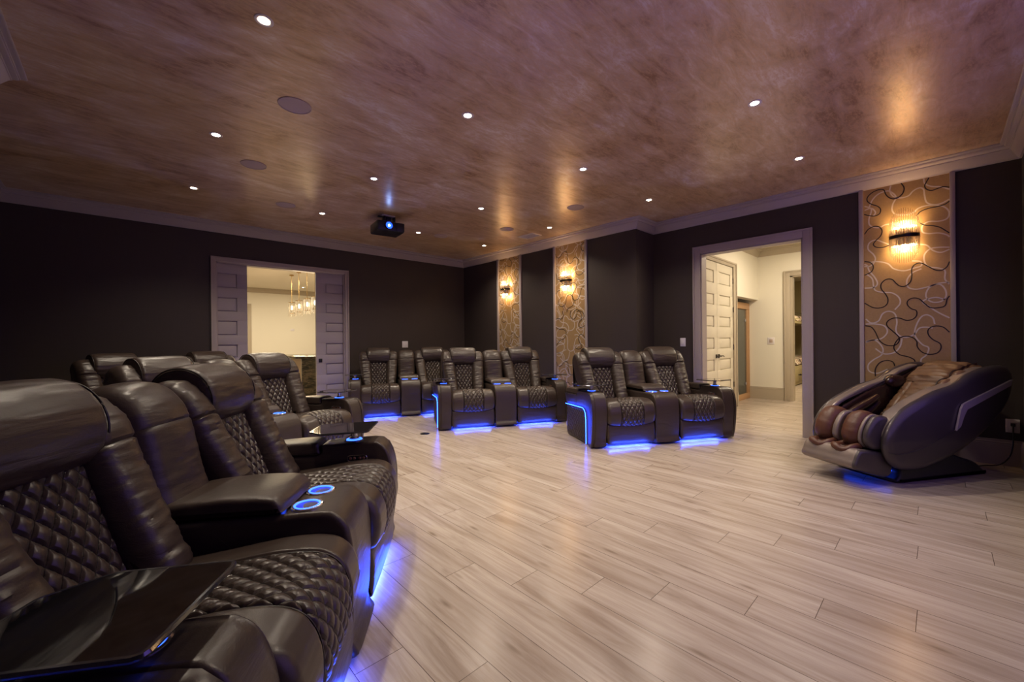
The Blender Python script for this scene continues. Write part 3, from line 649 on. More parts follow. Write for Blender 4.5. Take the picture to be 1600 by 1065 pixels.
    for x in (0.852, 1.008):
        k = smb().lathe([(0.058, 0.0), (0.058, 0.006), (0.054, 0.009), (0.048, 0.008), (0.046, 0.003)], (x, 0.150, 0.574), 40, cap=False).build('cup_holder', M_CHROME, cs)
        smb().lathe([(0.0475, 0.0075), (0.045, 0.0095), (0.0415, 0.009), (0.040, 0.004)], (x, 0.150, 0.574), 40, cap=False).build('light_ring', M_CUPL, k)
        smb().lathe([(0.0405, 0.005), (0.03, 0.0035), (0.0, 0.003)], (x, 0.150, 0.574), 32, cap=False).build('well', M_CUPD, k)
    # back cushion over the console
    cb = [(0.600, 0.560), (0.625, 0.66), (0.648, 0.76), (0.672, 0.87), (0.705, 0.955), (0.755, 1.010), (0.815, 1.030), (0.885, 1.010), (0.93, 0.94), (0.90, 0.75), (0.80, 0.55), (0.68, 0.53)]
    smb().cushion(cb, 0.782, 1.078, r=0.05, n=170, nx=24, bulge=0.028, seams=((0.895, 0.004, 0.009, 0.80),), wrinkle=0.0022).build('console_backrest', M_LEA, g)
    # arms
    for mi in (False, True):
        arm = [(0.012, 0.010), (-0.014, 0.10), (-0.032, 0.24), (-0.038, 0.38), (-0.026, 0.49), (0.004, 0.570), (0.046, 0.606), (0.095, 0.612), (0.30, 0.604), (0.366, 0.600), (0.380, 0.548), (0.56, 0.540), (0.77, 0.528), (0.775, 0.30), (0.77, 0.012), (0.40, 0.010)]
        ar = smb(mi).cushion(arm, 0.020, 0.172, r=0.016, n=190, nx=8, bulge=0.0, wrinkle=0.0006, grooves=((0.155, 0.003, 0.003),)).build('arm', M_LEA, g)
        # outer frame of the arm side: front post and top rail round a sunk quilted panel
        fr_ = smb(mi)
        out = cr_open([(0.012, 0.010), (-0.014, 0.10), (-0.032, 0.24), (-0.038, 0.38), (-0.026, 0.49), (0.004, 0.570), (0.046, 0.604), (0.095, 0.608)], 26)+[(0.366, 0.598), (0.378, 0.548), (0.772, 0.530)]
        inn = [(0.145, 0.012), (0.150, 0.30), (0.160, 0.365), (0.195, 0.412), (0.25, 0.430), (0.77, 0.405)]
        inn = resample(inn, 30, False); out = resample(out, 30, False); G = []
        for xx, off in ((0.022, 0), (-0.006, 0), (-0.010, 0.006)): G.append([(xx, y+off*0.5, z-off*0.3) for y, z in out])
        for xx, off in ((0.012, 0.006), (0.016, 0.0), (0.022, -0.004)): G.append([(xx, y-off, z+off) for y, z in inn])
        fr_.grid(G); fr_.build('side_frame', M_LEA, ar)
        sd = smb(mi); nu, nv = 84, 60; G = []
        for i in range(nu):
            rw = []
            for j in range(nv):
                y = 0.172+0.595*i/(nu-1); z = 0.025+0.372*j/(nv-1)
                zt = 0.392-0.022*(y-0.172)/0.6-(0.06*max(0, 1-(y-0.172)/0.06)**2); z = 0.025+(zt-0.025)*j/(nv-1)
                a_, c_ = y/0.050, z/0.060
                q = abs(math.sin(PI*(a_+c_))*math.sin(PI*(a_-c_)))**0.45
                edge = min(1, i/3, (nu-1-i)/3, j/3, (nv-1-j)/3)
                rw.append((0.024-0.016*max(0.0, math.sin(PI*i/(nu-1)))**0.6*max(0.0, math.sin(PI*j/(nv-1)))**0.6-0.008*q*edge, y, z))
            G.append(rw)
        sd.grid(G)
        for i in range(nu):
            for j in range(nv): sd.q[i*nv+j] = (G[i][j][1]/0.050, G[i][j][2]/0.060, 1.0)
        sd.build('quilted_side_panel', M_QUI, ar)
        led = [(0.157, 0.02), (0.160, 0.30), (0.170, 0.36), (0.200, 0.400), (0.25, 0.416), (0.765, 0.393)]
        smb(mi).tube([(-0.001, y, z) for y, z in resample(led, 40, False)], 0.0030, 6).build('led_strip', M_LEDS, ar)
        smb(mi).tube([(0.006, 0.385, 0.538), (0.006, 0.76, 0.522)], 0.003, 6).build('led_strip', M_LEDS, ar)
        pad = [(0.388, 0.545), (0.380, 0.57), (0.386, 0.604), (0.41, 0.617), (0.56, 0.614), (0.74, 0.598), (0.772, 0.57), (0.772, 0.528), (0.56, 0.538)]
        smb(mi).cushion(pad, 0.002, 0.172, r=0.016, n=80, nx=8, bulge=0.004, wrinkle=0.0008).build('armrest_pad', M_LEA, ar)
        # cup hub and tray
        cup = smb(mi).lathe([(0.056, 0.0), (0.056, 0.008), (0.052, 0.011), (0.044, 0.009)], (0.092, 0.200, 0.604), 32, cap=False).build('cup_holder', M_CHROME, ar)
        smb(mi).lathe([(0.045, 0.008), (0.043, 0.013), (0.038, 0.013), (0.036, 0.006)], (0.092, 0.200, 0.604), 32, cap=False).build('light_ring', M_CUPL, cup)
        smb(mi).lathe([(0.037, 0.007), (0.0, 0.006)], (0.092, 0.200, 0.604), 24, cap=False).build('well', M_CUPD, cup)
        tp = [(-0.055, 0.105), (-0.050, 0.094), (-0.040, 0.090), (0.215, 0.090), (0.232, 0.096), (0.238, 0.110), (0.238, 0.345), (0.232, 0.352), (0.165, 0.428), (0.155, 0.432), (-0.040, 0.432), (-0.052, 0.426), (-0.055, 0.415)]
        tz = lambda x, y: -0.03*(y-0.25)
        trm = smb(mi); nt = len(tp)
        trm.raw([(x, y, 0.676+tz(x, y)) for x, y in tp]+[(x, y, 0.686+tz(x, y)) for x, y in tp], [tuple(range(nt))[::-1], tuple(range(nt, 2*nt))]+[(i, (i+1) % nt, nt+(i+1) % nt, nt+i) for i in range(nt)])
        tr = trm.build('tray', M_BGLASS, g)
        tr['label'] = 'black glass swivel tray'
        ed = [(x, y, 0.681+tz(x, y)) for x, y in tp]
        smb(mi).tube(ed, 0.0062, 6, closed=True).build('tray_edge', mat('tray_edge_steel', (0.16, 0.16, 0.18), 0.15, 0.9) if 'tray_edge_steel' not in bpy.data.materials else bpy.data.materials['tray_edge_steel'], tr)
        smb(mi).lathe([(0.030, 0.0), (0.030, 0.012), (0.018, 0.018), (0.018, 0.052), (0.034, 0.060), (0.034, 0.064)], (0.092, 0.200, 0.612), 20).build('tray_post', M_CHROME, tr)
        # control panel on the inner face of the arm
        cpn = smb(mi); px = 0.1755
        ov = []
        for k in range(28):
            a = 2*PI*k/28; ov.append((0.165+0.055*math.copysign(abs(math.cos(a))**0.6, math.cos(a)), 0.520+0.021*math.copysign(abs(math.sin(a))**0.7, math.sin(a))*(0.82+0.18*abs(math.cos(a)))))
        cpn.raw([(px-0.004, y, z) for y, z in ov]+[(px, y, z) for y, z in ov], [tuple(range(28, 56))]+[(i, (i+1) % 28, 28+(i+1) % 28, 28+i) for i in range(28)])
        cp_ = cpn.build('control_panel', M_BPLAST, ar)
        smb(mi).tube([(px, y, z) for y, z in ov], 0.0028, 5, closed=True).build('chrome_rim', M_CHROME, cp_)
        for k, y in enumerate((0.128, 0.150, 0.180, 0.202)):
            smb(mi).ell((px+0.0005, y, 0.520), (0.002, 0.008, 0.009), 12, 6).build('button', M_BUTTON, cp_)
    return g
ls0 = make_loveseat()
POSE = [(2.4641, 6.2669, -0.4068, 'brown leather loveseat nearest the back corner and wallpaper panels, partly behind another'),
        (3.0114, 4.6184, -0.458, 'brown leather loveseat at centre right, standing in front of the farthest one on the right'),
        (3.6945, 2.6416, -0.5107, 'brown leather loveseat in front of the hall doorway, its whole blue-lit left side showing'),
        (0.13, 3.43, 0.46, 'brown leather loveseat on the left just behind the nearest one, by the pocket door opening'),
        (0.1174, 0.8948, 0.9449, 'brown leather loveseat nearest the camera, filling the bottom left corner'),
        (-0.30, 5.45, 0.33, 'brown leather loveseat farthest back on the left, only its headrests and bolsters showing')]
for k, (x, y, a, lab) in enumerate(POSE):
    o = ls0 if k == 0 else copy_tree(ls0)
    ca, sa = math.cos(a), math.sin(a)
    o.location = (x+0.93*ca-0.45*sa, y+0.93*sa+0.45*ca, 0); o.rotation_euler = (0, 0, a); o['label'] = lab

# ------------------------------------------------------------------ massage chair (local x = u from feet to head, y = v away from the camera)
M_SHELL = mat('taupe_shell', (0.062, 0.050, 0.052), 0.34, 0.2, coat=0.2)
M_RIM = mat('beige_shell_rim', (0.20, 0.160, 0.14), 0.32, 0.25, coat=0.2)
M_STRIPE = mat('silver_stripe', (0.42, 0.36, 0.37), 0.35, 0.3)
M_TAN = leather('tan_leather', (0.125, 0.065, 0.032), (0.17, 0.092, 0.047), 0.42, 0.5)
M_RUST = leather('rust_leather', (0.075, 0.026, 0.014), (0.11, 0.040, 0.021), 0.45, 0.3)
M_DKB = leather('dark_brown_leather', (0.022, 0.009, 0.007), (0.038, 0.016, 0.012), 0.30, 0.3)
mc = thing('massage_chair', 'taupe and brown reclining massage chair beside the right wall', 'massage chair', (4.59, 0.23, 0), rz=math.atan2(-0.48, 0.82))
base = [(0.02, 0.0), (0.0, 0.06), (0.02, 0.13), (0.20, 0.25), (0.45, 0.27), (0.62, 0.19), (0.72, 0.155), (0.86, 0.11), (0.94, 0.045), (0.93, 0.0)]
MB().cushion(base, 0.0, 0.50, r=0.03, n=70, nx=4, axis='y').build('base', mat('black_chair_base', (0.018, 0.020, 0.03), 0.4), mc)
outl = [(-0.10, 0.155), (-0.205, 0.215), (-0.245, 0.32), (-0.22, 0.44), (-0.125, 0.555), (0.02, 0.640), (0.28, 0.735), (0.50, 0.785), (0.66, 0.865), (0.84, 0.915), (1.02, 0.935), (1.12, 0.915), (1.165, 0.85),
        (1.16, 0.75), (1.10, 0.625), (0.97, 0.50), (0.78, 0.37), (0.56, 0.26), (0.30, 0.175), (0.08, 0.140)]
def shell(name, v0, v1, m, sc=1.0, r=0.045, bulge=0.015, o=outl, wrinkle=0.0, mats=None):
    cu = sum(p[0] for p in o)/len(o); cz = sum(p[1] for p in o)/len(o)
    return MB().cushion([(cu+(a-cu)*sc, cz+(b-cz)*sc) for a, b in o], v0, v1, r=r, n=110, nx=6, bulge=bulge, axis='y', wrinkle=wrinkle).build(name, m, mc)
shn = shell('side_shell', -0.085, 0.0, M_SHELL)
shf = shell('side_shell', 0.49, 0.575, M_SHELL)
# lighter rims along the upper edge of both shells, facing the seat
def rimpart(v0, v1):
    top = [(-0.235, 0.40), (-0.215, 0.46), (-0.13, 0.568), (0.02, 0.652), (0.28, 0.747), (0.48, 0.792), (0.60, 0.84), (0.70, 0.885), (0.86, 0.925), (0.92, 0.93),
           (0.90, 0.89), (0.72, 0.845), (0.60, 0.79), (0.45, 0.725), (0.28, 0.67), (0.02, 0.60), (-0.11, 0.51), (-0.185, 0.42)]
    return MB().cushion(top, v0, v1, r=0.02, n=110, nx=4, axis='y').build('shell_rim', M_RIM, mc)
rimpart(-0.060, 0.055); rimpart(0.455, 0.545)
# silver stripe and seam line on the near shell
def zig(mb, pts_a, pts_b, v): return mb.raw([(a, v, b) for a, b in pts_a]+[(a, v, b) for a, b in pts_b[::-1]], [tuple(range(len(pts_a)+len(pts_b)))])
vv = -0.1035
def solidz(poly, v0, v1, m, name, par):
    n = len(poly); return MB().raw([(a, v0, b) for a, b in poly]+[(a, v1, b) for a, b in poly], [tuple(range(n)), tuple(range(n, 2*n))[::-1]]+[(i, (i+1) % n, n+(i+1) % n, n+i) for i in range(n)]).build(name, m, par)
q1 = [(0.44, 0.425), (0.485, 0.455), (0.515, 0.50), (0.555, 0.575), (0.60, 0.605)]; q2 = [(0.52, 0.62), (0.475, 0.585), (0.455, 0.51)]
solidz([(0.44, 0.425), (0.49, 0.46), (0.525, 0.535), (0.565, 0.595)]+[(1.085, 0.775), (1.105, 0.825)]+[(0.55, 0.652), (0.52, 0.638), (0.495, 0.60), (0.47, 0.52)], -0.1045, -0.09, M_STRIPE, 'silver_stripe', shn)
sl_ = cr_open([(-0.27, 0.295), (-0.15, 0.272), (0.0, 0.29), (0.15, 0.33), (0.30, 0.385), (0.44, 0.43)], 30)
MB().tube([(a, -0.100+0.012*(abs(a-0.42)/0.7)**2, b) for a, b in sl_], 0.0022, 5).build('shell_seam', M_PIPE, shn)
# inner linings, seat and back
lin = [(-0.22, 0.34), (-0.20, 0.42), (-0.10, 0.53), (0.05, 0.60), (0.30, 0.70), (0.55, 0.76), (0.72, 0.83), (0.95, 0.90), (1.10, 0.88), (1.08, 0.70), (0.90, 0.50), (0.60, 0.33), (0.30, 0.25), (0.0, 0.25)]
MB().cushion(lin, 0.44, 0.50, r=0.02, n=90, nx=4, axis='y', wrinkle=0.004).build('inner_lining', M_DKB, mc)
MB().cushion(lin, -0.01, 0.03, r=0.02, n=90, nx=4, axis='y', wrinkle=0.004).build('inner_lining', M_DKB, mc)
for (pts, r_) in (([(-0.12, 0.44), (0.05, 0.53), (0.22, 0.60), (0.33, 0.655)], 0.036), ([(-0.10, 0.40), (0.10, 0.455), (0.25, 0.53), (0.35, 0.60)], 0.030), ([(-0.10, 0.385), (0.12, 0.405), (0.34, 0.45), (0.45, 0.48)], 0.028)):
    P_ = cr_open(pts, 16); MB().tube([(a, 0.405, b) for a, b in P_], [r_*math.sin(PI*(0.08+0.84*i/15))**0.5 for i in range(16)], 12).build('arm_airbag', M_DKB, mc)
solidz([(0.30, 0.50), (0.36, 0.53), (0.46, 0.44), (0.42, 0.40)], 0.335, 0.352, M_RIM, 'arm_bracket', mc)
bk = [(-0.15, 0.40), (0.05, 0.415), (0.26, 0.43), (0.36, 0.49), (0.50, 0.62), (0.64, 0.755), (0.78, 0.850), (0.90, 0.905), (1.02, 0.935), (1.12, 0.91), (1.10, 0.80), (0.90, 0.60), (0.60, 0.36), (0.30, 0.30), (-0.10, 0.32)]
bpad = MB().cushion(bk, 0.06, 0.42, r=0.045, n=200, nx=26, bulge=0.02, axis='y', wrinkle=0.012, grooves=((0.15, 0.006, 0.010), (0.33, 0.006, 0.010))).build('seat_and_back_pad', M_TAN, mc)
for k, (u_, z_) in enumerate(((0.50, 0.655), (0.70, 0.84))):
    pass
MB().cushion([(0.66, 0.79), (0.70, 0.85), (0.80, 0.905), (0.92, 0.945), (1.03, 0.955), (1.08, 0.93), (0.98, 0.92), (0.80, 0.86), (0.72, 0.80)], 0.10, 0.40, r=0.03, n=90, nx=14, bulge=0.012, axis='y', wrinkle=0.012).build('head_pillow', M_TAN, bpad)
for v_c in (0.03, 0.435):
    for u_, z_, s_ in ((0.60, 0.775, 1.0), (0.74, 0.86, 0.75)):
        if v_c > 0.3 and s_ < 1: continue
        k = MB().ell((u_, v_c, z_), (0.115*s_, 0.045, 0.062*s_), 18, 12).build('shoulder_pad', M_DKB if v_c > 0.3 else M_TAN, mc)
        MB().tube([(u_+0.115*s_*math.cos(a), v_c+0.03, z_+0.062*s_*math.sin(a)) for a in [2*PI*i/24 for i in range(24)]], 0.004, 5, closed=True).build('piping', M_PIPE, k)
# remote lying in the seat
rm = MB().box(-0.05, 0.05, -0.09, 0.09, 0, 0.014, 0.005).build('remote_control', M_BPLAST, None, (0, 0, 0))
a_ = math.atan2(-0.48, 0.82); ca, sa = math.cos(a_), math.sin(a_)
rm.location = (4.59+0.12*ca-0.26*sa, 0.23+0.12*sa+0.26*ca, 0.452); rm.rotation_euler = (0, 0, a_+0.2)
tag(rm, 'black remote with small lit buttons lying on the massage chair seat', 'remote control')
M_BTN = mat('button_light', (0.5, 0.55, 0.5), 0.4, emis=(0.6, 0.75, 0.7), es=0.9); M_BTR = mat('red_button', (0.8, 0.05, 0.03), 0.4, emis=(1, 0.08, 0.03), es=1.2)
for i in range(4):
    for j in range(5): MB().box(-0.034+i*0.02, -0.026+i*0.02, -0.066+j*0.03, -0.054+j*0.03, 0.0135, 0.0155).build('button', M_BTR if (i, j) == (0, 4) else M_BTN, rm)
MB().tube(cr_open([(0.03, -0.09, 0.01), (0.09, -0.13, 0.03), (0.16, -0.08, 0.07), (0.13, 0.0, 0.05), (0.20, 0.04, 0.06)], 30), 0.003, 6).build('cable', M_BPLAST, rm)
# calf rest: shell fins with rust cushions between
fin = [(-0.355, 0.365), (-0.345, 0.445), (-0.295, 0.525), (-0.23, 0.560), (-0.15, 0.545), (-0.06, 0.49), (-0.04, 0.40), (-0.09, 0.33), (-0.21, 0.30), (-0.31, 0.31)]
def fin_part(name, v0, v1, m, sc, r, bulge=0.004, wr=0.0):
    return MB().cushion([(-0.20+(a+0.20)*sc, 0.43+(b-0.43)*sc) for a, b in fin], v0, v1, r=r, n=70, nx=10, bulge=bulge, axis='y', wrinkle=wr).build(name, m, mc)
fin_part('calf_fin', -0.015, 0.050, M_SHELL, 1.0, 0.030, 0.008); fin_part('calf_fin', 0.235, 0.285, M_RIM, 1.03, 0.014); fin_part('calf_cushion', 0.055, 0.240, M_RUST, 0.97, 0.075, 0.030, 0.003); fin_part('calf_cushion', 0.280, 0.475, M_RUST, 1.0, 0.080, 0.030, 0.003)
fin_part('calf_trim', 0.046, 0.074, M_RIM, 1.03, 0.008)
foot = [(-0.500, 0.165), (-0.487, 0.235), (-0.455, 0.290), (-0.42, 0.302), (-0.34, 0.290), (-0.24, 0.275), (-0.15, 0.245), (-0.11, 0.17), (-0.13, 0.085), (-0.20, 0.070), (-0.36, 0.115)]
fr = MB().cushion(foot, -0.005, 0.455, r=0.028, n=80, nx=10, axis='y', bulge=0.004).build('foot_rest', M_RIM, mc)
MB().cushion([(-0.32+(a+0.32)*0.985, 0.19+(b-0.19)*0.985) for a, b in foot], -0.018, 0.065, r=0.026, n=80, nx=4, axis='y').build('foot_rest_shell', M_SHELL, fr)
for v_c in (0.150, 0.345):
    w_ = MB()
    n = 28
    w_.tube([(-0.375+0.090*math.cos(2*PI*i/n), v_c+0.074*math.sin(2*PI*i/n), 0.300+0.10*(0.088*math.cos(2*PI*i/n))+0.012*math.sin(6*PI*i/n)) for i in range(n)], [0.027+0.003*math.sin(5*2*PI*i/n) for i in range(n)], 10, closed=True)
    wl = w_.build('foot_well', M_RUST, fr)
    MB().ell((-0.375, v_c, 0.285), (0.080, 0.062, 0.024), 20, 8).build('foot_well_floor', M_DKB, wl)
MB().box(-0.10, 0.06, 0.08, 0.42, 0.10, 0.20, 0.01).build('hinge_arm', M_BPLAST, mc)
MB().box(-0.030, -0.018, 0.06, 0.44, 0.085, 0.095).build('led_strip', mat('chair_led', (0, 0.05, 0.3), 0.4, emis=(0.01, 0.07, 1.0), es=4), mc)
# ------------------------------------------------------------------ bar room seen through the pocket doors
struct('wall_1', MB().box(-1.2, 7.4, 15.0, 15.14, 0, 2.95), M_CREAM)
struct('wall_2', MB().box(7.26, 7.4, 7.36, 15.0, 0, 2.95), M_CREAM)
struct('wall_3', MB().box(-1.34, -1.2, 7.36, 15.14, 0, 2.95), M_CREAM)
struct('wall_4', MB().box(-1.2, DL[0], 7.356, 7.37, 0, 2.95).box(DL[1], 7.26, 7.356, 7.37, 0, 2.95).box(DL[0], DL[1], 7.356, 7.37, DL[2], 2.95), M_CREAM)
struct('trim_4', sweep(MB(), [(7.26, 15.0), (-1.2, 15.0), (-1.2, 7.37)], crown), M_TAUPE)
struct('trim_5', MB().box(2.72, 2.84, 14.97, 15.0, 0, 2.44, .006).box(2.55, 2.72, 14.985, 15.0, 0, 2.38), M_TAUPE)
struct('baseboard_far', sweep(MB(), [(7.26, 15.0), (2.84, 15.0)], bbp), M_TAUPE)
MBR = MB().box(-1.3, 7.4, 7.36, 15.14, 2.95, 3.0); cl2 = MBR.build('ceiling_bar_room', M_CCEIL); cl2['kind'] = 'structure'
M_STONE = mat('dark_veined_stone', (0.08, 0.07, 0.05), 0.18); t = NT(M_STONE)
nv_ = t.noise(t.coord((2.0, 2.0, 7.0), (0, 0.9, 0)), 2.2, 8, 0.65, 1.4)
t.setc(t.ramp(nv_, [(0.38, (0.022, 0.022, 0.014)), (0.50, (0.065, 0.055, 0.030)), (0.58, (0.17, 0.13, 0.08)), (0.66, (0.05, 0.045, 0.028))]))
M_PEACH = mat('peach_stone', (0.45, 0.33, 0.22), 0.4)
ct = thing('bar_counter', 'bar counter with dark veined stone end seen through the pocket doors', 'counter', (3.0, 9.7, 0))
MB().box(-0.62, 0.75, -1.02, 1.0, 0.885, 0.925, .005).build('worktop', M_STONE, ct)
MB().box(-0.50, 0.70, -1.00, -0.95, 0.0, 0.885, .003).build('end_panel', M_STONE, ct)
MB().box(-0.50, 0.70, -0.95, 0.95, 0.0, 0.885, .003).build('body', M_PEACH, ct)
M_SHADE = mat('crystal_shade', (1, 0.95, 0.85), 0.12, trans=0.6, ior=1.3)
M_PB = mat('pendant_bulb', (1, 0.9, 0.7), 0.4, emis=(1.0, 0.74, 0.45), es=14)
pl = ['farthest left', 'second from left', 'third from left', 'rightmost, beside the door edge']
pd0 = thing('pendant_lamp', 'x', 'pendant lamp', (0, 0, 0), group='pendant lamps over the bar')
MB().lathe([(0.05, 0), (0.05, -0.03)], (0, 0, 2.948), 16).build('canopy', M_GOLD, pd0)
MB().tube([(0, 0, 2.93), (0, 0, 2.24)], 0.006, 8).build('rod', M_GOLD, pd0)
MB().lathe([(0.082, 0), (0.082, 0.012)], (0, 0, 2.225), 20).build('cap', M_GOLD, pd0)
for k in range(12):
    a = 2*PI*k/12; MB().tube([(0.075*math.cos(a), 0.075*math.sin(a), 2.225), (0.075*math.cos(a), 0.075*math.sin(a), 1.90-0.03*(k % 2))], 0.009, 6).build('crystal_rod', M_SHADE, pd0)
MB().ell((0, 0, 2.10), (0.028, 0.028, 0.05), 12, 8).build('bulb', M_PB, pd0)
MB().lathe([(0.079, 0), (0.079, 0.010), (0.070, 0.010), (0.070, 0), (0.079, 0)], (0, 0, 1.955), 20, cap=False).build('lower_ring', M_GOLD, pd0)
for k, y in enumerate((11.50, 10.90, 10.27, 9.72)):
    o = pd0 if k == 0 else copy_tree(pd0); o.location = (3.08, y, 0); o['label'] = 'small crystal pendant lamp over the bar, '+pl[k]
    light('POINT', 'pendant_glow', (3.08, y, 1.68), 7, (1, 0.72, 0.42), None, shadow_soft_size=0.08)
o = copy_tree(dl0); o.location = (4.05, 13.9, 0); o['label'] = 'small lit downlight in the bar room ceiling, behind the pendants'; o['group'] = 'downlights beyond the doorways'
for x, y in ((2.0, 9.2), (4.2, 12.6), (1.5, 12.5)):
    l_ = light('AREA', 'bar_room_lamp', (x, y, 2.93), P_BAR/3, (1.0, 0.85, 0.60), None, size=0.8)
tag(MB().box(-0.06, 0.06, -0.012, 0, -0.04, 0.04, .004).build('wall_plate', M_PLATE, None, (4.02, 15.0, 1.63)), 'small white wall plate on the cream bar room wall below the pendants', 'wall plate')

# ------------------------------------------------------------------ hall, closet, sauna and bunk room seen through the right doorway
XH, YC = 9.13, 2.51
struct('wall_5', MB().box(XR+TH, 6.20, YC, YC+TH, 0, 2.95).box(7.76, 7.93, YC, YC+TH, 0, 2.95).box(6.20, 7.76, YC, YC+TH, 2.445, 2.95).box(7.93, XH, YC, YC+TH, 1.96, 2.95).box(6.20, 7.76, 3.2, 3.3, 0, 2.95), M_CREAM)
struct('wall_6', MB().box(XH, XH+TH, 1.965, 3.9, 0, 2.95).box(XH, XH+TH, -1.5, 1.0, 0, 2.95).box(XH, XH+TH, 1.0, 1.965, 2.39, 2.95), M_CREAM)
struct('wall_7', MB().box(XR+TH, XH, -0.9, -0.76, 0, 2.95).box(XR+TH-.0001, XR+TH+.012, -0.76, DR[0], 0, 2.95).box(XR+TH-.0001, XR+TH+.012, DR[1], YC, 0, 2.95).box(XR+TH-.0001, XR+TH+.012, DR[0], DR[1], DR[2], 2.95), M_CREAM)
cl3 = MB().box(XR+TH, 15.4, -0.9, 4.2, 2.95, 3.0).build('ceiling_hall', M_CCEIL); cl3['kind'] = 'structure'
struct('trim_6', sweep(MB(), [(XH, -0.76), (XH, YC), (XR+TH+.012, YC)], crown), M_TAUPE)
mb = MB()
for a, b, c, e in ((7.70, 7.835, 0, 2.52), (6.16, 6.25, 0, 2.52), (6.25, 7.70, 2.44, 2.52)): mb.box(a, b, YC-0.024, YC, c, e, .004)
mb.box(7.80, 7.835, YC-0.038, YC-0.021, 0, 2.52, .004).box(6.161, 7.834, YC-0.036, YC-0.019, 2.49, 2.519, .004)
struct('trim_7', mb, M_TAUPE, 'taupe casing around the closet doors')
rowsC = [(0.33, 0.50), (0.68, 0.865), (1.035, 1.215), (1.39, 1.565), (1.745, 1.92), (2.095, 2.30)]
d3 = leaf_x('door_3', 6.262, 6.972, YC-0.004, 2.435, rowsC, M_CLOSET, 6.39, 6.845, label='left panelled closet door in the hall')
d4 = leaf_x('door_4', 6.978, 7.692, YC-0.004, 2.435, rowsC, M_CLOSET, 7.075, 7.578, label='right panelled closet door in the hall')
M_DKMET = mat('dark_handle_metal', (0.06, 0.05, 0.045), 0.25, 0.9)
for d_, x, s in ((d3, 6.925, -1), (d4, 7.025, 1)):
    MB().box(x-0.030, x+0.030, YC-0.014, YC-0.002, 0.885, 0.945, .003).box(x-0.008, x+0.008, YC-0.05, YC-0.012, 0.907, 0.923).tube([(x, YC-0.05, 0.915), (x+s*0.06, YC-0.052, 0.918), (x+s*0.115, YC-0.048, 0.905)], 0.007, 8).build('lever_handle', M_DKMET, d_)
for z in (0.40, 1.05, 1.70, 2.20): MB().tube([(7.698, YC-0.012, z-0.045), (7.698, YC-0.012, z+0.045)], 0.008, 8).build('hinge', M_DKMET, d4)
struct('baseboard_hall', sweep(sweep(MB(), [(XH, 2.07), (XH, 2.66)], bbp), [(7.93, YC), (7.835, YC)], bbp), M_TAUPE)
mb = MB()
for a, b, c, e in ((1.965, 2.065, 0, 2.47), (0.92, 1.0, 0, 2.47), (1.0, 1.965, 2.37, 2.47)): mb.box(XH-0.024, XH, a, b, c, e, .004)
mb.box(XH-0.038, XH-0.021, 2.035, 2.065, 0, 2.47, .004).box(XH-0.036, XH-0.019, 0.921, 2.064, 2.44, 2.469, .004).box(XH, XH+TH, 1.925, 1.966, 0, 2.39).box(XH, XH+TH, 1.0, 1.966, 2.35, 2.39)
struct('trim_8', mb, M_TAUPE, 'taupe casing around the bunk room doorway')
th_ = thing('thermostat', 'white wall plate with a round dial on the cream hall wall', 'thermostat', (XH, 2.285, 1.145))
MB().box(-0.008, 0, -0.06, 0.06, -0.068, 0.068, .004).build('plate', M_PLATE, th_)
MB().box(-0.014, -0.007, -0.028, 0.028, -0.033, 0.033, .004).build('dial', M_GRILL, th_)
# sauna
M_CEDAR = mat('sauna_wood', (0.42, 0.24, 0.12), 0.5); t = NT(M_CEDAR)
t.setc(t.mix(t.noise(t.coord((25, 25, 1.5)), 1.5, 4, 0.6, 0.5), (0.36, 0.19, 0.09), (0.52, 0.32, 0.17)))
M_SGL = mat('smoked_glass', (0.42, 0.48, 0.44), 0.03, trans=0.85, ior=1.2)
sa_ = thing('sauna_cabin', 'wooden sauna cabin with a tall smoked glass door at the end of the hall', 'sauna', (8.55, 3.3, 0))
L0, L1 = -0.60, 0.575
MB().box(L0, L1, -0.64, -0.56, 1.775, 1.90, .004).box(L0, L1, -0.64, -0.56, 0.0, 0.11, .004).box(L0, L0+.09, -0.64, -0.56, .11, 1.775, .003).box(0.435, 0.475, -0.64, -0.56, .11, 1.775, .003).box(0.53, L1, -0.64, -0.56, .11, 1.775, .003).build('front_frame', M_CEDAR, sa_)
MB().box(L0, L0+.04, -0.56, 0.55, 0.01, 1.88).box(L1-.04, L1, -0.56, 0.55, 0.01, 1.88).box(L0, L1, 0.51, 0.55, 0.01, 1.88).box(L0, L1, -0.56, 0.55, 1.86, 1.90).build('cabin_walls', M_CEDAR, sa_)
gd = MB().box(-0.505, 0.43, -0.615, -0.605, 0.115, 1.77).build('glass_door', M_SGL, sa_)
MB().box(0.477, 0.528, -0.61, -0.60, 0.115, 1.77).build('side_pane', M_SGL, sa_)
MB().box(-0.40, -0.365, -0.665, -0.63, 0.90, 1.13, .006).build('door_handle', M_CEDAR, gd)
for z in (0.30, 1.56): MB().box(0.36, 0.42, -0.63, -0.60, z-0.03, z+0.03, .004).build('glass_hinge', M_CHROME, gd)
for z, d in ((0.46, 0.0), (0.86, 0.25)):
    MB().box(L0+.04, L1-.04, d-.15, 0.51, z, z+.035).box(L0+.04, L1-.04, d-.13, d-.11, z-.16, z).build('bench', M_CEDAR, sa_)
light('POINT', 'sauna_lamp', (8.55, 3.35, 1.7), 3, (1, 0.8, 0.55), None, shadow_soft_size=0.05)
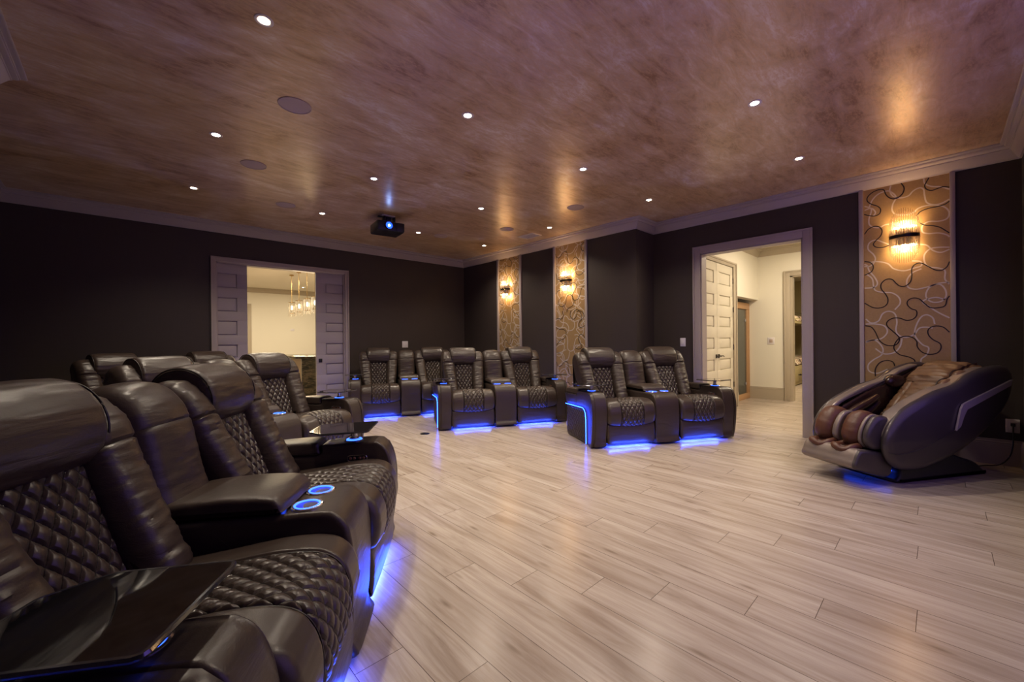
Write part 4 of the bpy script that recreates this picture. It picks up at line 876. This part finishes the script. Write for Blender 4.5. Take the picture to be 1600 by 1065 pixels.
# bunk room
struct('wall_8', MB().box(XH+TH, 15.2, 3.55, 3.65, 0, 2.95).box(15.1, 15.2, -0.9, 3.6, 0, 2.95).box(XH+TH, 15.2, -0.9, -0.76, 0, 2.95), M_OLIVE)
bu = thing('bunk_bed', 'built-in olive bunk bed seen through the far doorway', 'bunk bed', (12.9, 3.0, 0))
MB().box(-1.0, 2.1, -0.50, -0.46, 0.02, 0.50, .004).box(-1.0, 2.1, -0.46, 0.5, 0.46, 0.50).box(-1.0, -0.96, -0.50, 0.5, 0.02, 2.0).build('lower_frame', M_OLIVE, bu)
MB().box(-1.0, 2.1, -0.50, -0.46, 1.565, 1.70, .004).box(-1.0, 2.1, -0.46, 0.5, 1.57, 1.61).build('upper_frame', M_OLIVE, bu)
M_QUILT = mat('patterned_bedding', (0.5, 0.35, 0.25), 0.8); t = NT(M_QUILT)
bt = t.noise(t.coord((3.5, 0.2, 0.2)), 2.0, 1, 0.2)
t.setc(t.ramp(bt, [(0.40, (0.10, 0.05, 0.035)), (0.45, (0.62, 0.55, 0.42)), (0.55, (0.60, 0.52, 0.40)), (0.58, (0.45, 0.16, 0.08)), (0.64, (0.12, 0.12, 0.10))]))
for z, k in ((0.50, 'lower'), (1.61, 'upper')):
    o = MB().cushion([(-0.44, 0.0), (-0.46, 0.10), (-0.40, 0.165), (0.0, 0.18), (0.46, 0.17), (0.48, 0.05), (0.4, 0.0)], -0.95, 2.05, r=0.05, n=60, nx=30, wrinkle=0.01).build('striped_mattress', M_QUILT, None, (12.9, 3.0, z+0.002))
    tag(o, 'striped mattress and bedding on the %s bunk' % k, 'mattress', None)
MB().tube([(-1.0, -0.485, 1.83), (2.1, -0.485, 1.83)], 0.010, 8).build('guard_rail', M_DKMET, bu)
MB().box(-0.9, -0.05, -0.512, -0.50, 0.10, 0.42, .004).box(0.02, 0.9, -0.512, -0.50, 0.10, 0.42, .004).build('drawer', M_OLIVE, bu)
for x in (-0.5, 0.45): MB().tube([(x-0.09, -0.512, 0.27), (x-0.06, -0.55, 0.26), (x, -0.555, 0.255), (x+0.06, -0.55, 0.26), (x+0.09, -0.512, 0.27)], 0.012, 8).build('drawer_pull', M_DKMET, bu)
l_ = light('AREA', 'bunk_room_lamp', (11.3, 1.6, 2.92), P_BUNK*4, (1.0, 0.82, 0.55), None, size=0.6)
light('AREA', 'hall_lamp', (7.8, 1.2, 2.93), P_HALL*0.6, (1.0, 0.84, 0.62), None, size=0.4)
light('AREA', 'hall_lamp', (7.0, 0.2, 2.93), P_HALL*0.4, (1.0, 0.84, 0.62), None, size=0.4)
